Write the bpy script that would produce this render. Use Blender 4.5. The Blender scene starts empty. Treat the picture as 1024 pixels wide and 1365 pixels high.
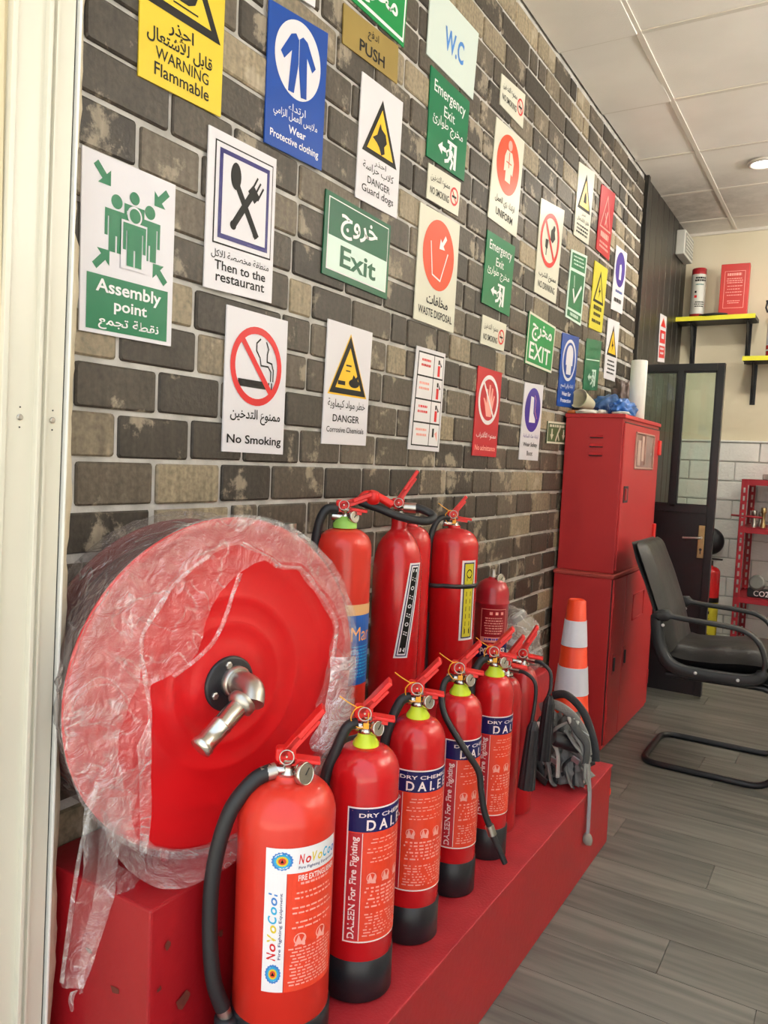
import bpy, bmesh, math, random
from mathutils import Vector, Matrix, noise
random.seed(7)
PI = math.pi
sc = bpy.context.scene
COL = sc.collection

# ---------------------------------------------------------------- camera
CAM = Vector((1.1, 0.0, 1.175))
RX = Vector((0.85530261, 0.51610249, 0.04577838))      # image right, in world axes
DN = Vector((0.07415767, -0.03449361, -0.9966498))     # image down
FW = Vector((-0.51279438, 0.855832, -0.06777543))      # viewing direction
FPX = 1052.0
cam = bpy.data.cameras.new('camera')
cam.sensor_fit = 'VERTICAL'; cam.sensor_height = 36.0
cam.lens = FPX / 1365.0 * 36.0
cam.clip_start = 0.02
camo = bpy.data.objects.new('camera', cam); COL.objects.link(camo)
m = Matrix((RX, -DN, -FW)).transposed().to_4x4(); m.translation = CAM
camo.matrix_world = m
sc.camera = camo

# ---------------------------------------------------------------- sky, lamps, exposure
sc.view_settings.view_transform = 'Standard'
sc.view_settings.look = 'None'
sc.view_settings.gamma = 1.0
sc.view_settings.use_curve_mapping = False
sc.view_settings.exposure = 0.0
W = bpy.data.worlds.new('world'); sc.world = W; W.use_nodes = True
nt = W.node_tree; nt.nodes.clear()
o_ = nt.nodes.new('ShaderNodeOutputWorld'); b_ = nt.nodes.new('ShaderNodeBackground')
tc = nt.nodes.new('ShaderNodeTexCoord'); sp = nt.nodes.new('ShaderNodeSeparateXYZ')
rp = nt.nodes.new('ShaderNodeValToRGB')
rp.color_ramp.elements[0].position = 0.0; rp.color_ramp.elements[0].color = (1.0, 0.96, 0.91, 1)
rp.color_ramp.elements[1].position = 0.7; rp.color_ramp.elements[1].color = (0.74, 0.87, 1.0, 1)
nt.links.new(tc.outputs['Generated'], sp.inputs[0]); nt.links.new(sp.outputs['Z'], rp.inputs[0])
nt.links.new(rp.outputs[0], b_.inputs['Color']); nt.links.new(b_.outputs[0], o_.inputs[0])
b_.inputs['Strength'].default_value = 1.88
sun = bpy.data.lights.new('sun', 'SUN'); sun.energy = 24.0; sun.angle = math.radians(.6); sun.color = (1, .95, .87)
suno = bpy.data.objects.new('sun', sun); COL.objects.link(suno)          # high behind the shop: lights the pavement outside, not the room
suno.rotation_euler = Vector((-.25, -.75, -1.35)).to_track_quat('-Z', 'Y').to_euler()

def area(name, loc, sx, sy, power, col=(1, 1, 1), rot=(0, 0, 0)):
    l = bpy.data.lights.new(name, 'AREA'); l.shape = 'RECTANGLE'; l.size = sx; l.size_y = sy
    l.energy = power; l.color = col
    o = bpy.data.objects.new(name, l); o.location = loc; o.rotation_euler = rot; COL.objects.link(o)
    return o

# ---------------------------------------------------------------- small tools
def lin(h):
    h = h.lstrip('#'); out = []
    for i in (0, 2, 4):
        c = int(h[i:i+2], 16) / 255
        out.append(c/12.92 if c <= 0.04045 else ((c+0.055)/1.055)**2.4)
    return (*out, 1)

MATS = {}
def mat(name, col, rough=0.5, metal=0.0, var=0.12, scale=30, bump=0.0, bscale=80, coat=0.0, emit=0.0, alpha=1.0):
    if name in MATS: return MATS[name]
    M = bpy.data.materials.new(name); M.use_nodes = True
    n = M.node_tree; P = n.nodes['Principled BSDF']
    c = lin(col) if isinstance(col, str) else (*col, 1)
    P.inputs['Roughness'].default_value = rough; P.inputs['Metallic'].default_value = metal
    P.inputs['Coat Weight'].default_value = coat; P.inputs['Coat Roughness'].default_value = 0.12
    P.inputs['Base Color'].default_value = c
    if var > 0:
        t = n.nodes.new('ShaderNodeTexCoord'); z = n.nodes.new('ShaderNodeTexNoise')
        z.inputs['Scale'].default_value = scale; z.inputs['Detail'].default_value = 4
        mx = n.nodes.new('ShaderNodeMix'); mx.data_type = 'RGBA'; mx.blend_type = 'MIX'
        mx.inputs['A'].default_value = tuple(max(0, v*(1-var)) for v in c[:3]) + (1,)
        mx.inputs['B'].default_value = tuple(min(1, v*(1+var)) for v in c[:3]) + (1,)
        n.links.new(t.outputs['Object'], z.inputs['Vector'])
        n.links.new(z.outputs['Fac'], mx.inputs['Factor']); n.links.new(mx.outputs['Result'], P.inputs['Base Color'])
    if bump > 0:
        t = n.nodes.new('ShaderNodeTexCoord'); z = n.nodes.new('ShaderNodeTexNoise')
        z.inputs['Scale'].default_value = bscale; z.inputs['Detail'].default_value = 5
        bp = n.nodes.new('ShaderNodeBump'); bp.inputs['Strength'].default_value = bump; bp.inputs['Distance'].default_value = 0.002
        n.links.new(t.outputs['Object'], z.inputs['Vector']); n.links.new(z.outputs['Fac'], bp.inputs['Height'])
        n.links.new(bp.outputs[0], P.inputs['Normal'])
    if emit > 0:
        P.inputs['Emission Color'].default_value = c; P.inputs['Emission Strength'].default_value = emit
    if alpha < 1: P.inputs['Alpha'].default_value = alpha
    MATS[name] = M
    return M

class MB:
    """collects faces, then links them as ONE mesh object"""
    def __init__(s): s.v = []; s.f = []; s.sm = []; s.T = None
    def add(s, vs, fs, smooth=False):
        b = len(s.v)
        s.v += [Vector(v) if s.T is None else s.T @ Vector(v) for v in vs]
        for f in fs: s.f.append(tuple(i+b for i in f)); s.sm.append(smooth)
        return s
    def box(s, x0, x1, y0, y1, z0, z1, c=0.0):
        if c <= 0:
            vs = [(x, y, z) for x in (x0, x1) for y in (y0, y1) for z in (z0, z1)]
            return s.add(vs, [(0,1,3,2),(4,6,7,5),(0,4,5,1),(2,3,7,6),(0,2,6,4),(1,5,7,3)])
        bm = bmesh.new()
        bmesh.ops.create_cube(bm, size=1)
        for v in bm.verts:
            v.co = Vector(((x0+x1)/2+v.co.x*(x1-x0), (y0+y1)/2+v.co.y*(y1-y0), (z0+z1)/2+v.co.z*(z1-z0)))
        bmesh.ops.bevel(bm, geom=bm.edges[:], offset=c, segments=2, affect='EDGES', profile=0.5)
        bm.verts.ensure_lookup_table()
        s.add([v.co.copy() for v in bm.verts], [tuple(v.index for v in f.verts) for f in bm.faces]); bm.free()
        return s
    def lathe(s, prof, seg=32, M=None, smooth=True):
        vs = []; fs = []
        for (r, z) in prof:
            for k in range(seg):
                a = 2*PI*k/seg; p = Vector((r*math.cos(a), r*math.sin(a), z)); vs.append(M @ p if M else p)
        for i in range(len(prof)-1):
            for k in range(seg):
                k2 = (k+1) % seg; fs.append((i*seg+k, i*seg+k2, (i+1)*seg+k2, (i+1)*seg+k))
        b = len(vs)
        s.add(vs, fs, smooth)
        s.add(vs[:seg], [tuple(range(seg))[::-1]]); s.add(vs[-seg:], [tuple(range(seg))])
        return s
    def tube(s, pts, r, seg=10, smooth=True, ry=None, closed=False, up=(0, 0, 1)):
        P = [Vector(p) for p in pts]; n = len(P); vs = []; fs = []
        prev = None
        for i in range(n):
            a = P[i-1] if (i > 0 or closed) else P[0]; b = P[(i+1) % n] if (i < n-1 or closed) else P[n-1]
            t = (b-a).normalized()
            if prev is None:
                u = Vector(up); u = u - t*u.dot(t)
                if u.length < 1e-3: u = Vector((1, 0, 0)) - t*t.x
            else: u = prev - t*prev.dot(t)
            u.normalize(); prev = u; w = t.cross(u)
            rr = r[i] if isinstance(r, (list, tuple)) else r
            r2 = rr if ry is None else ry
            for k in range(seg):
                q = 2*PI*k/seg; vs.append(P[i]+u*rr*math.cos(q)+w*r2*math.sin(q))
        m_ = n if closed else n-1
        for i in range(m_):
            for k in range(seg):
                k2 = (k+1) % seg; j = (i+1) % n
                fs.append((i*seg+k, i*seg+k2, j*seg+k2, j*seg+k))
        s.add(vs, fs, smooth)
        if not closed:
            s.add(vs[:seg], [tuple(range(seg))[::-1]]); s.add(vs[-seg:], [tuple(range(seg))])
        return s
    def prism(s, outline, d, M=None):
        """outline in XY, thickness d along Z"""
        n = len(outline); vs = [Vector((x, y, 0)) for x, y in outline]+[Vector((x, y, d)) for x, y in outline]
        if M: vs = [M @ v for v in vs]
        fs = [tuple(range(n))[::-1], tuple(range(n, 2*n))]+[(i, (i+1) % n, n+(i+1) % n, n+i) for i in range(n)]
        return s.add(vs, fs)
    def build(s, name, mt, parent=None, loc=None, rot=None):
        me = bpy.data.meshes.new(name); me.from_pydata([tuple(v) for v in s.v], [], s.f)
        me.polygons.foreach_set('use_smooth', s.sm); me.materials.append(mt); me.update()
        o = bpy.data.objects.new(name, me); COL.objects.link(o)
        if parent: o.parent = parent
        if loc: o.location = loc
        if rot: o.rotation_euler = rot
        return o

def smooth_path(pts, n=6):
    P = [Vector(p) for p in pts]; out = []
    for i in range(len(P)-1):
        p0 = P[max(i-1, 0)]; p1 = P[i]; p2 = P[i+1]; p3 = P[min(i+2, len(P)-1)]
        for k in range(n):
            t = k/n; out.append(0.5*((2*p1)+(p2-p0)*t+(2*p0-5*p1+4*p2-p3)*t*t+(3*p1-p0-3*p2+p3)*t**3))
    out.append(P[-1]); return out

def thing(name, label, cat, loc=(0, 0, 0), rz=0, group=None):
    o = bpy.data.objects.new(name, None); COL.objects.link(o); o.empty_display_size = 0.05
    o.location = loc; o.rotation_euler = (0, 0, rz)
    return tag(o, label, cat, group)
def tag(o, label, cat, group=None):
    o['label'] = label; o['category'] = cat
    if group: o['group'] = group
    return o
def struct(o): o['kind'] = 'structure'; return o

def rot_to(d):
    return Vector((0, 0, 1)).rotation_difference(Vector(d).normalized()).to_matrix().to_4x4()
def TM(loc, d=(0, 0, 1)):
    return Matrix.Translation(Vector(loc)) @ rot_to(d)

# Arabic joining to presentation forms, right to left
AF = {'ا':(0xFE8D,2),'أ':(0xFE83,2),'ب':(0xFE8F,4),'ة':(0xFE93,2),'ت':(0xFE95,4),'ج':(0xFE9D,4),'ح':(0xFEA1,4),'خ':(0xFEA5,4),'د':(0xFEA9,2),'ذ':(0xFEAB,2),'ر':(0xFEAD,2),'ز':(0xFEAF,2),'س':(0xFEB1,4),'ش':(0xFEB5,4),'ص':(0xFEB9,4),'ط':(0xFEC1,4),'ع':(0xFEC9,4),'ف':(0xFED1,4),'ق':(0xFED5,4),'ك':(0xFED9,4),'ل':(0xFEDD,4),'م':(0xFEE1,4),'ن':(0xFEE5,4),'ه':(0xFEE9,4),'و':(0xFEED,2),'ي':(0xFEF1,4),'ئ':(0xFE89,4),'ء':(0xFE80,1),'\uFEFB':(0xFEFB,2),'\uFEF7':(0xFEF7,2)}
def arab(s):
    s = s.replace('لا', '\uFEFB').replace('لأ', '\uFEF7'); out = []
    for i, ch in enumerate(s):
        if ch not in AF: out.append(ch); continue
        b, n = AF[ch]
        p = i > 0 and s[i-1] in AF and AF[s[i-1]][1] == 4
        q = i+1 < len(s) and s[i+1] in AF and AF[s[i+1]][1] != 1 and n == 4
        out.append(chr(b+(3 if (p and q) else 2 if q else 1 if p else 0)))
    return ''.join(out)[::-1]
TC = {}
def text_geo(s, bold=0.0, shear=0.0):
    bold = 0.0 if s == 'Mar' else min(bold+.007, .022)
    """verts scaled to the unit box 0..1 x 0..1, and faces"""
    key = (s, bold, shear)
    if key in TC: return TC[key]
    body = arab(s) if any(ch in AF for ch in s) else s
    c = bpy.data.curves.new('lettering', 'FONT'); c.body = body; c.size = 1; c.offset = bold; c.shear = shear; c.resolution_u = 3
    o = bpy.data.objects.new('lettering', c)
    me = bpy.data.meshes.new_from_object(o)
    vs = [v.co.copy() for v in me.vertices]; fs = [tuple(p.vertices) for p in me.polygons]
    bpy.data.objects.remove(o); bpy.data.curves.remove(c); bpy.data.meshes.remove(me)
    x0 = min(v.x for v in vs); x1 = max(v.x for v in vs); y0 = min(v.y for v in vs); y1 = max(v.y for v in vs)
    vs = [((v.x-x0)/(x1-x0), (v.y-y0)/(y1-y0)) for v in vs]
    TC[key] = (vs, fs, (x1-x0)/(y1-y0))
    return TC[key]

class Flat:
    """flat artwork in a card 1 wide and H tall (y downwards); layers of colour"""
    def __init__(s, H): s.H = H; s.L = []   # (name, material, layer, verts, faces)
    def put(s, name, mt, k, vs, fs):
        s.n = getattr(s, 'n', 0)+1; j = k+(s.n % 40)*.02; vs = [(a, b, j) for a, b in vs]
        for e in s.L:
            if e[0] == name and e[1] is mt and e[2] == k:
                b = len(e[3]); e[3].extend(vs); e[4].extend(tuple(i+b for i in f) for f in fs); return
        s.L.append([name, mt, k, list(vs), [tuple(f) for f in fs]])
    def poly(s, pts, mt, k=1, name='pictogram'): s.put(name, mt, k, pts, [tuple(range(len(pts)))[::-1]])
    def rect(s, x0, y0, x1, y1, mt, k=1, name='panel', nx=1, ny=1):
        vs = [(x0+(x1-x0)*i/nx, y0+(y1-y0)*j/ny) for j in range(ny+1) for i in range(nx+1)]
        fs = [(j*(nx+1)+i, (j+1)*(nx+1)+i, (j+1)*(nx+1)+i+1, j*(nx+1)+i+1) for j in range(ny) for i in range(nx)]
        s.put(name, mt, k, vs, fs)
    def ell(s, cx, cy, rx, ry, mt, k=1, name='pictogram', n=32):
        s.put(name, mt, k, [(cx+rx*math.cos(2*PI*i/n), cy+ry*math.sin(2*PI*i/n)) for i in range(n)], [tuple(range(n))[::-1]])
    def ring(s, cx, cy, r, w, mt, k=1, name='pictogram', n=40, sy=1.0):
        vs = []; fs = []
        for i in range(n):
            a = 2*PI*i/n; vs += [(cx+r*math.cos(a), cy+r*sy*math.sin(a)), (cx+(r-w)*math.cos(a), cy+(r-w)*sy*math.sin(a))]
            j = (i+1) % n; fs.append((2*i, 2*i+1, 2*j+1, 2*j))
        s.put(name, mt, k, vs, fs)
    def line(s, pts, w, mt, k=1, name='pictogram'):
        for (a, b) in zip(pts[:-1], pts[1:]):
            dx, dy = b[0]-a[0], b[1]-a[1]; L = math.hypot(dx, dy) or 1e-6; nx, ny = -dy/L*w/2, dx/L*w/2
            ex, ey = dx/L*w/2*.6, dy/L*w/2*.6
            s.put(name, mt, k, [(a[0]+nx-ex, a[1]+ny-ey), (a[0]-nx-ex, a[1]-ny-ey), (b[0]-nx+ex, b[1]-ny+ey), (b[0]+nx+ex, b[1]+ny+ey)], [(0, 3, 2, 1)][::1])
    def text(s, t, x0, y0, x1, y1, mt, k=1, name='lettering', bold=0.0, shear=0.0, up=False):
        vs, fs, asp = text_geo(t, bold, shear)
        if up: P = [(x1-v*(x1-x0), y1-u*(y1-y0)) for (u, v) in vs]
        else: P = [(x0+u*(x1-x0), y1-v*(y1-y0)) for (u, v) in vs]
        s.put(name, mt, k, P, fs)
    def scribble(s, x0, y0, x1, y1, rows, mt, k=1, name='fine_print', h=0.5, seed=0, align=None):
        R = random.Random(seed); dy = (y1-y0)/rows
        for r in range(rows):
            x = x0+(R.uniform(0, .1)*(x1-x0)); xe = x1-R.uniform(0, .15)*(x1-x0)
            while x < xe:
                w = R.uniform(.05, .16)*(x1-x0); w = min(w, xe-x)
                s.rect(x, y0+dy*r, x+w, y0+dy*(r+h), mt, k, name); x += w+.03*(x1-x0)
    def bend(s, fn, parent, step=0.0006, names=None):
        """fn(u, v, depth) -> point; one child per (name, material)"""
        for name, mt, k, vs, fs in s.L:
            me = bpy.data.meshes.new(name); me.from_pydata([tuple(fn(u, v, d*step)) for u, v, d in vs], [], fs)
            me.materials.append(mt); me.update()
            o = bpy.data.objects.new(name, me); COL.objects.link(o); o.parent = parent
            if name in ('emblem', 'fine_print', 'lettering', 'table_lines', 'cell', 'border', 'pictogram'): o['kind'] = 'stuff'

# ---------------------------------------------------------------- materials
def wall_mat(name, a, b, scale, rough, bump=0.3, bscale=120):
    M = bpy.data.materials.new(name); M.use_nodes = True; n = M.node_tree; P = n.nodes['Principled BSDF']
    g = n.nodes.new('ShaderNodeNewGeometry'); z = n.nodes.new('ShaderNodeTexNoise'); z.inputs['Scale'].default_value = scale; z.inputs['Detail'].default_value = 6
    r = n.nodes.new('ShaderNodeValToRGB'); r.color_ramp.elements[0].color = lin(a); r.color_ramp.elements[1].color = lin(b)
    r.color_ramp.elements[0].position = .35; r.color_ramp.elements[1].position = .65
    n.links.new(g.outputs['Position'], z.inputs['Vector']); n.links.new(z.outputs['Fac'], r.inputs[0]); n.links.new(r.outputs[0], P.inputs['Base Color'])
    z2 = n.nodes.new('ShaderNodeTexNoise'); z2.inputs['Scale'].default_value = bscale; z2.inputs['Detail'].default_value = 4
    bp = n.nodes.new('ShaderNodeBump'); bp.inputs['Strength'].default_value = bump; bp.inputs['Distance'].default_value = .003
    n.links.new(g.outputs['Position'], z2.inputs['Vector']); n.links.new(z2.outputs['Fac'], bp.inputs['Height']); n.links.new(bp.outputs[0], P.inputs['Normal'])
    P.inputs['Roughness'].default_value = rough
    return M

def brick_mat():
    M = bpy.data.materials.new('brick_print'); M.use_nodes = True; n = M.node_tree; L = n.links; P = n.nodes['Principled BSDF']
    g = n.nodes.new('ShaderNodeNewGeometry'); oi = n.nodes.new('ShaderNodeObjectInfo'); at = n.nodes.new('ShaderNodeAttribute'); at.attribute_name = 'tone'
    ad = n.nodes.new('ShaderNodeMath'); ad.operation = 'ADD'; L.new(oi.outputs['Random'], ad.inputs[0]); L.new(at.outputs['Fac'], ad.inputs[1])
    fr = n.nodes.new('ShaderNodeMath'); fr.operation = 'FRACT'; L.new(ad.outputs[0], fr.inputs[0])
    ra = n.nodes.new('ShaderNodeValToRGB'); e = ra.color_ramp.elements
    e[0].position = 0; e[0].color = lin('#35302a'); e[1].position = 1; e[1].color = lin('#94876f')
    for p, c in ((.35, '#413b33'), (.6, '#4f473d'), (.8, '#61584b'), (.9, '#7d725f')):
        q = e.new(p); q.color = lin(c)
    L.new(fr.outputs[0], ra.inputs[0])
    # grain and pale worn patches
    z = n.nodes.new('ShaderNodeTexNoise'); z.inputs['Scale'].default_value = 95; z.inputs['Detail'].default_value = 5; L.new(g.outputs['Position'], z.inputs['Vector'])
    ov = n.nodes.new('ShaderNodeMix'); ov.data_type = 'RGBA'; ov.blend_type = 'OVERLAY'; ov.inputs['Factor'].default_value = .75
    L.new(ra.outputs[0], ov.inputs['A']); L.new(z.outputs['Fac'], ov.inputs['B'])
    z2 = n.nodes.new('ShaderNodeTexNoise'); z2.inputs['Scale'].default_value = 7.5; z2.inputs['Detail'].default_value = 7; z2.inputs['Roughness'].default_value = .65; L.new(g.outputs['Position'], z2.inputs['Vector'])
    st = n.nodes.new('ShaderNodeValToRGB'); st.color_ramp.elements[0].position = .565; st.color_ramp.elements[1].position = .615
    st.color_ramp.elements[0].color = (0, 0, 0, 1); st.color_ramp.elements[1].color = (.6, .6, .6, 1)
    L.new(z2.outputs['Fac'], st.inputs[0])
    mx = n.nodes.new('ShaderNodeMix'); mx.data_type = 'RGBA'; mx.inputs['B'].default_value = lin('#aa9e8a')
    L.new(st.outputs[0], mx.inputs['Factor']); L.new(ov.outputs['Result'], mx.inputs['A'])
    # vertical streaks
    mp = n.nodes.new('ShaderNodeMapping'); mp.inputs['Scale'].default_value = (1, 60, 6); L.new(g.outputs['Position'], mp.inputs['Vector'])
    z3 = n.nodes.new('ShaderNodeTexNoise'); z3.inputs['Scale'].default_value = 1.2; L.new(mp.outputs[0], z3.inputs['Vector'])
    o2 = n.nodes.new('ShaderNodeMix'); o2.data_type = 'RGBA'; o2.blend_type = 'OVERLAY'; o2.inputs['Factor'].default_value = .5
    L.new(mx.outputs['Result'], o2.inputs['A']); L.new(z3.outputs['Fac'], o2.inputs['B']); L.new(o2.outputs['Result'], P.inputs['Base Color'])
    P.inputs['Roughness'].default_value = .5; P.inputs['Specular IOR Level'].default_value = .35
    bp = n.nodes.new('ShaderNodeBump'); bp.inputs['Strength'].default_value = .5; bp.inputs['Distance'].default_value = .002
    L.new(z.outputs['Fac'], bp.inputs['Height']); L.new(bp.outputs[0], P.inputs['Normal'])
    return M

def plank_mat(name, cols, axis='X', rough=.45):
    M = bpy.data.materials.new(name); M.use_nodes = True; n = M.node_tree; L = n.links; P = n.nodes['Principled BSDF']
    g = n.nodes.new('ShaderNodeNewGeometry'); oi = n.nodes.new('ShaderNodeObjectInfo')
    mp = n.nodes.new('ShaderNodeMapping'); mp.inputs['Scale'].default_value = (2.2, 26, 26) if axis == 'X' else (26, 26, 2.2)
    sh = n.nodes.new('ShaderNodeVectorMath'); sh.operation = 'ADD'; k = n.nodes.new('ShaderNodeMath'); k.operation = 'MULTIPLY'; k.inputs[1].default_value = 37
    L.new(oi.outputs['Random'], k.inputs[0]); L.new(g.outputs['Position'], mp.inputs['Vector']); L.new(mp.outputs[0], sh.inputs[0]); L.new(k.outputs[0], sh.inputs[1])
    z = n.nodes.new('ShaderNodeTexNoise'); z.inputs['Scale'].default_value = 1.0; z.inputs['Detail'].default_value = 7; z.inputs['Distortion'].default_value = .6; L.new(sh.outputs[0], z.inputs['Vector'])
    r = n.nodes.new('ShaderNodeValToRGB'); r.color_ramp.elements[0].position = .32; r.color_ramp.elements[1].position = .68
    r.color_ramp.elements[0].color = lin(cols[0]); r.color_ramp.elements[1].color = lin(cols[1]); L.new(z.outputs['Fac'], r.inputs[0])
    hs = n.nodes.new('ShaderNodeHueSaturation'); mr = n.nodes.new('ShaderNodeMapRange'); mr.inputs['To Min'].default_value = .84; mr.inputs['To Max'].default_value = 1.12
    L.new(oi.outputs['Random'], mr.inputs['Value']); L.new(mr.outputs[0], hs.inputs['Value']); L.new(r.outputs[0], hs.inputs['Color']); L.new(hs.outputs[0], P.inputs['Base Color'])
    P.inputs['Roughness'].default_value = rough
    bp = n.nodes.new('ShaderNodeBump'); bp.inputs['Strength'].default_value = .15; bp.inputs['Distance'].default_value = .001
    L.new(z.outputs['Fac'], bp.inputs['Height']); L.new(bp.outputs[0], P.inputs['Normal'])
    return M

def tile_mat():
    M = wall_mat('ceiling_board', '#ece8e0', '#f4f0e9', 3, .85, .25, 160); n = M.node_tree; L = n.links; P = n.nodes['Principled BSDF']
    src = P.inputs['Base Color'].links[0].from_socket
    g = n.nodes.new('ShaderNodeNewGeometry')
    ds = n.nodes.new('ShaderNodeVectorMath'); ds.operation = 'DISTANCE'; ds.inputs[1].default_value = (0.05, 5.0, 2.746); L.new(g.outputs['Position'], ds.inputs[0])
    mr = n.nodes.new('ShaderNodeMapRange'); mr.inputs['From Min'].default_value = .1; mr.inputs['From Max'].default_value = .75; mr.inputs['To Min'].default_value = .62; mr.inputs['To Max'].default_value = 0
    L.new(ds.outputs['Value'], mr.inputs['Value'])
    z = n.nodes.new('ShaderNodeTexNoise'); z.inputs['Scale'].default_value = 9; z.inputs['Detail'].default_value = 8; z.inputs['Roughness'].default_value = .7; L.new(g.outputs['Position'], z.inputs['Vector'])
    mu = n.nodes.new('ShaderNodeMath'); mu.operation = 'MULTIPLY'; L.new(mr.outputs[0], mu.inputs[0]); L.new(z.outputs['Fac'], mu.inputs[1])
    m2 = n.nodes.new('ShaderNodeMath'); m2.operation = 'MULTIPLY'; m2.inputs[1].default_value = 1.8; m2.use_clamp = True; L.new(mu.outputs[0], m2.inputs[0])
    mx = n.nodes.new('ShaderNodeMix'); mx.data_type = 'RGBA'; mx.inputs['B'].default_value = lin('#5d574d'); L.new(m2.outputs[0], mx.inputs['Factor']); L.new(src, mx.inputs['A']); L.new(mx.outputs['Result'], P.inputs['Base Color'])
    return M

def film_mat(name, dens, tint=(.92, .90, .90)):
    M = bpy.data.materials.new(name); M.use_nodes = True; n = M.node_tree; n.nodes.clear(); L = n.links
    out = n.nodes.new('ShaderNodeOutputMaterial'); tr = n.nodes.new('ShaderNodeBsdfTransparent'); gl = n.nodes.new('ShaderNodeBsdfGlossy'); df = n.nodes.new('ShaderNodeBsdfDiffuse')
    gl.inputs['Roughness'].default_value = .12; df.inputs['Color'].default_value = (*tint, 1)
    g = n.nodes.new('ShaderNodeNewGeometry'); z = n.nodes.new('ShaderNodeTexNoise'); z.inputs['Scale'].default_value = 7; z.inputs['Detail'].default_value = 3; z.inputs['Roughness'].default_value = .6; z.inputs['Distortion'].default_value = .6
    L.new(g.outputs['Position'], z.inputs['Vector'])
    # creases: thin ridges where the noise crosses the middle
    sb = n.nodes.new('ShaderNodeMath'); sb.operation = 'SUBTRACT'; sb.inputs[1].default_value = .5; L.new(z.outputs['Fac'], sb.inputs[0])
    ab = n.nodes.new('ShaderNodeMath'); ab.operation = 'ABSOLUTE'; L.new(sb.outputs[0], ab.inputs[0])
    mr = n.nodes.new('ShaderNodeMapRange'); mr.inputs['From Min'].default_value = 0; mr.inputs['From Max'].default_value = .018
    mr.inputs['To Min'].default_value = min(1, dens*2.2); mr.inputs['To Max'].default_value = dens; L.new(ab.outputs[0], mr.inputs['Value'])
    zb = n.nodes.new('ShaderNodeTexNoise'); zb.inputs['Scale'].default_value = 26; zb.inputs['Detail'].default_value = 3; zb.inputs['Distortion'].default_value = 2.0; L.new(g.outputs['Position'], zb.inputs['Vector'])
    ba = n.nodes.new('ShaderNodeMath'); ba.operation = 'ADD'; L.new(ab.outputs[0], ba.inputs[0]); L.new(zb.outputs['Fac'], ba.inputs[1])
    bp = n.nodes.new('ShaderNodeBump'); bp.inputs['Strength'].default_value = 1.0; bp.inputs['Distance'].default_value = .012; L.new(ba.outputs[0], bp.inputs['Height'])
    L.new(bp.outputs[0], gl.inputs['Normal']); L.new(bp.outputs[0], df.inputs['Normal'])
    m1 = n.nodes.new('ShaderNodeMixShader'); m1.inputs[0].default_value = .45; L.new(df.outputs[0], m1.inputs[1]); L.new(gl.outputs[0], m1.inputs[2])
    m2 = n.nodes.new('ShaderNodeMixShader'); L.new(mr.outputs[0], m2.inputs[0]); L.new(tr.outputs[0], m2.inputs[1]); L.new(m1.outputs[0], m2.inputs[2])
    L.new(m2.outputs[0], out.inputs[0])
    return M

def glass_mat():
    M = bpy.data.materials.new('window_glass'); M.use_nodes = True; n = M.node_tree; n.nodes.clear(); L = n.links
    out = n.nodes.new('ShaderNodeOutputMaterial'); tr = n.nodes.new('ShaderNodeBsdfTransparent'); gl = n.nodes.new('ShaderNodeBsdfGlossy'); gl.inputs['Roughness'].default_value = .04
    tr.inputs['Color'].default_value = (.86, .93, .88, 1)
    fr = n.nodes.new('ShaderNodeFresnel'); fr.inputs['IOR'].default_value = 1.6
    mx = n.nodes.new('ShaderNodeMixShader'); L.new(fr.outputs[0], mx.inputs[0]); L.new(tr.outputs[0], mx.inputs[1]); L.new(gl.outputs[0], mx.inputs[2]); L.new(mx.outputs[0], out.inputs[0])
    return M

RED = mat('red_enamel', (.56, .008, .012), .26, 0, .10, 6, coat=.35)
RED1 = mat('faded_red_enamel', (.66, .030, .016), .34, 0, .16, 9, coat=.25)
REDL = mat('red_lever', (.72, .014, .012), .38, 0, .06)
REDW = mat('painted_red_wood', (.34, .006, .012), .42, 0, .16, 5, bump=.35, bscale=60)
REDS = mat('red_sheet_metal', (.46, .022, .026), .46, 0, .08, 3, bump=.1, bscale=20)
REDK = mat('rack_red', (.36, .010, .022), .5, 0, .12)
BLK = mat('black_rubber', (.014, .015, .018), .48, 0, .2)
BLKP = mat('black_plastic', (.012, .013, .017), .38, 0, .25, 12)
BLKM = mat('black_painted_metal', (.010, .011, .014), .32, 0, .2)
CHR = mat('chrome', (.62, .60, .56), .22, 1.0, .1)
STL = mat('steel', (.52, .50, .46), .34, 1.0, .15)
BRS = mat('brass', (.45, .34, .17), .38, 1.0, .2)
LIME = mat('lime_plastic', (.62, .78, .03), .4, 0, .05)
GRN2 = mat('pale_green_plastic', (.30, .58, .10), .4, 0, .05)
TIE = mat('orange_tie', (.9, .42, .02), .4, 0, .05)
WHT = mat('white_print', '#e9e7ea', .38, 0, .03)
PAPER = mat('white_sign_board', '#dedce2', .34, 0, .03, 4)
CREAMB = mat('cream_sign_board', '#d5d4c4', .36, 0, .04, 4)
YEL = mat('yellow_sign', '#dcc238', .32, 0, .05, 4)
YEL2 = mat('dull_yellow_sign', '#cfc52f', .36, 0, .05, 4)
SYEL = mat('sign_amber', '#f2bf12', .36, 0, .03)
BLU = mat('blue_sign', '#0d439a', .28, 0, .05, 4)
GRN = mat('green_sign', '#076c45', .32, 0, .06, 4)
GRNE = mat('exit_green', '#06563a', .32, 0, .05, 4)
GRNB = mat('bright_exit_green', '#0b8544', .34, 0, .05, 4)
GRNF = mat('faded_green_film', '#1d6a4a', .36, 0, .25, 14)
MINT = mat('mint_panel', '#cfe6dc', .34, 0, .03, 4)
SRED = mat('sign_red', '#cf2c2e', .36, 0, .04)
SORG = mat('sign_orange_red', '#d24a2c', .36, 0, .05)
SRDB = mat('red_sign_board', '#b5222e', .34, 0, .06, 4)
SBLK = mat('sign_black', '#0d0d0b', .55, 0, .05)
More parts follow.
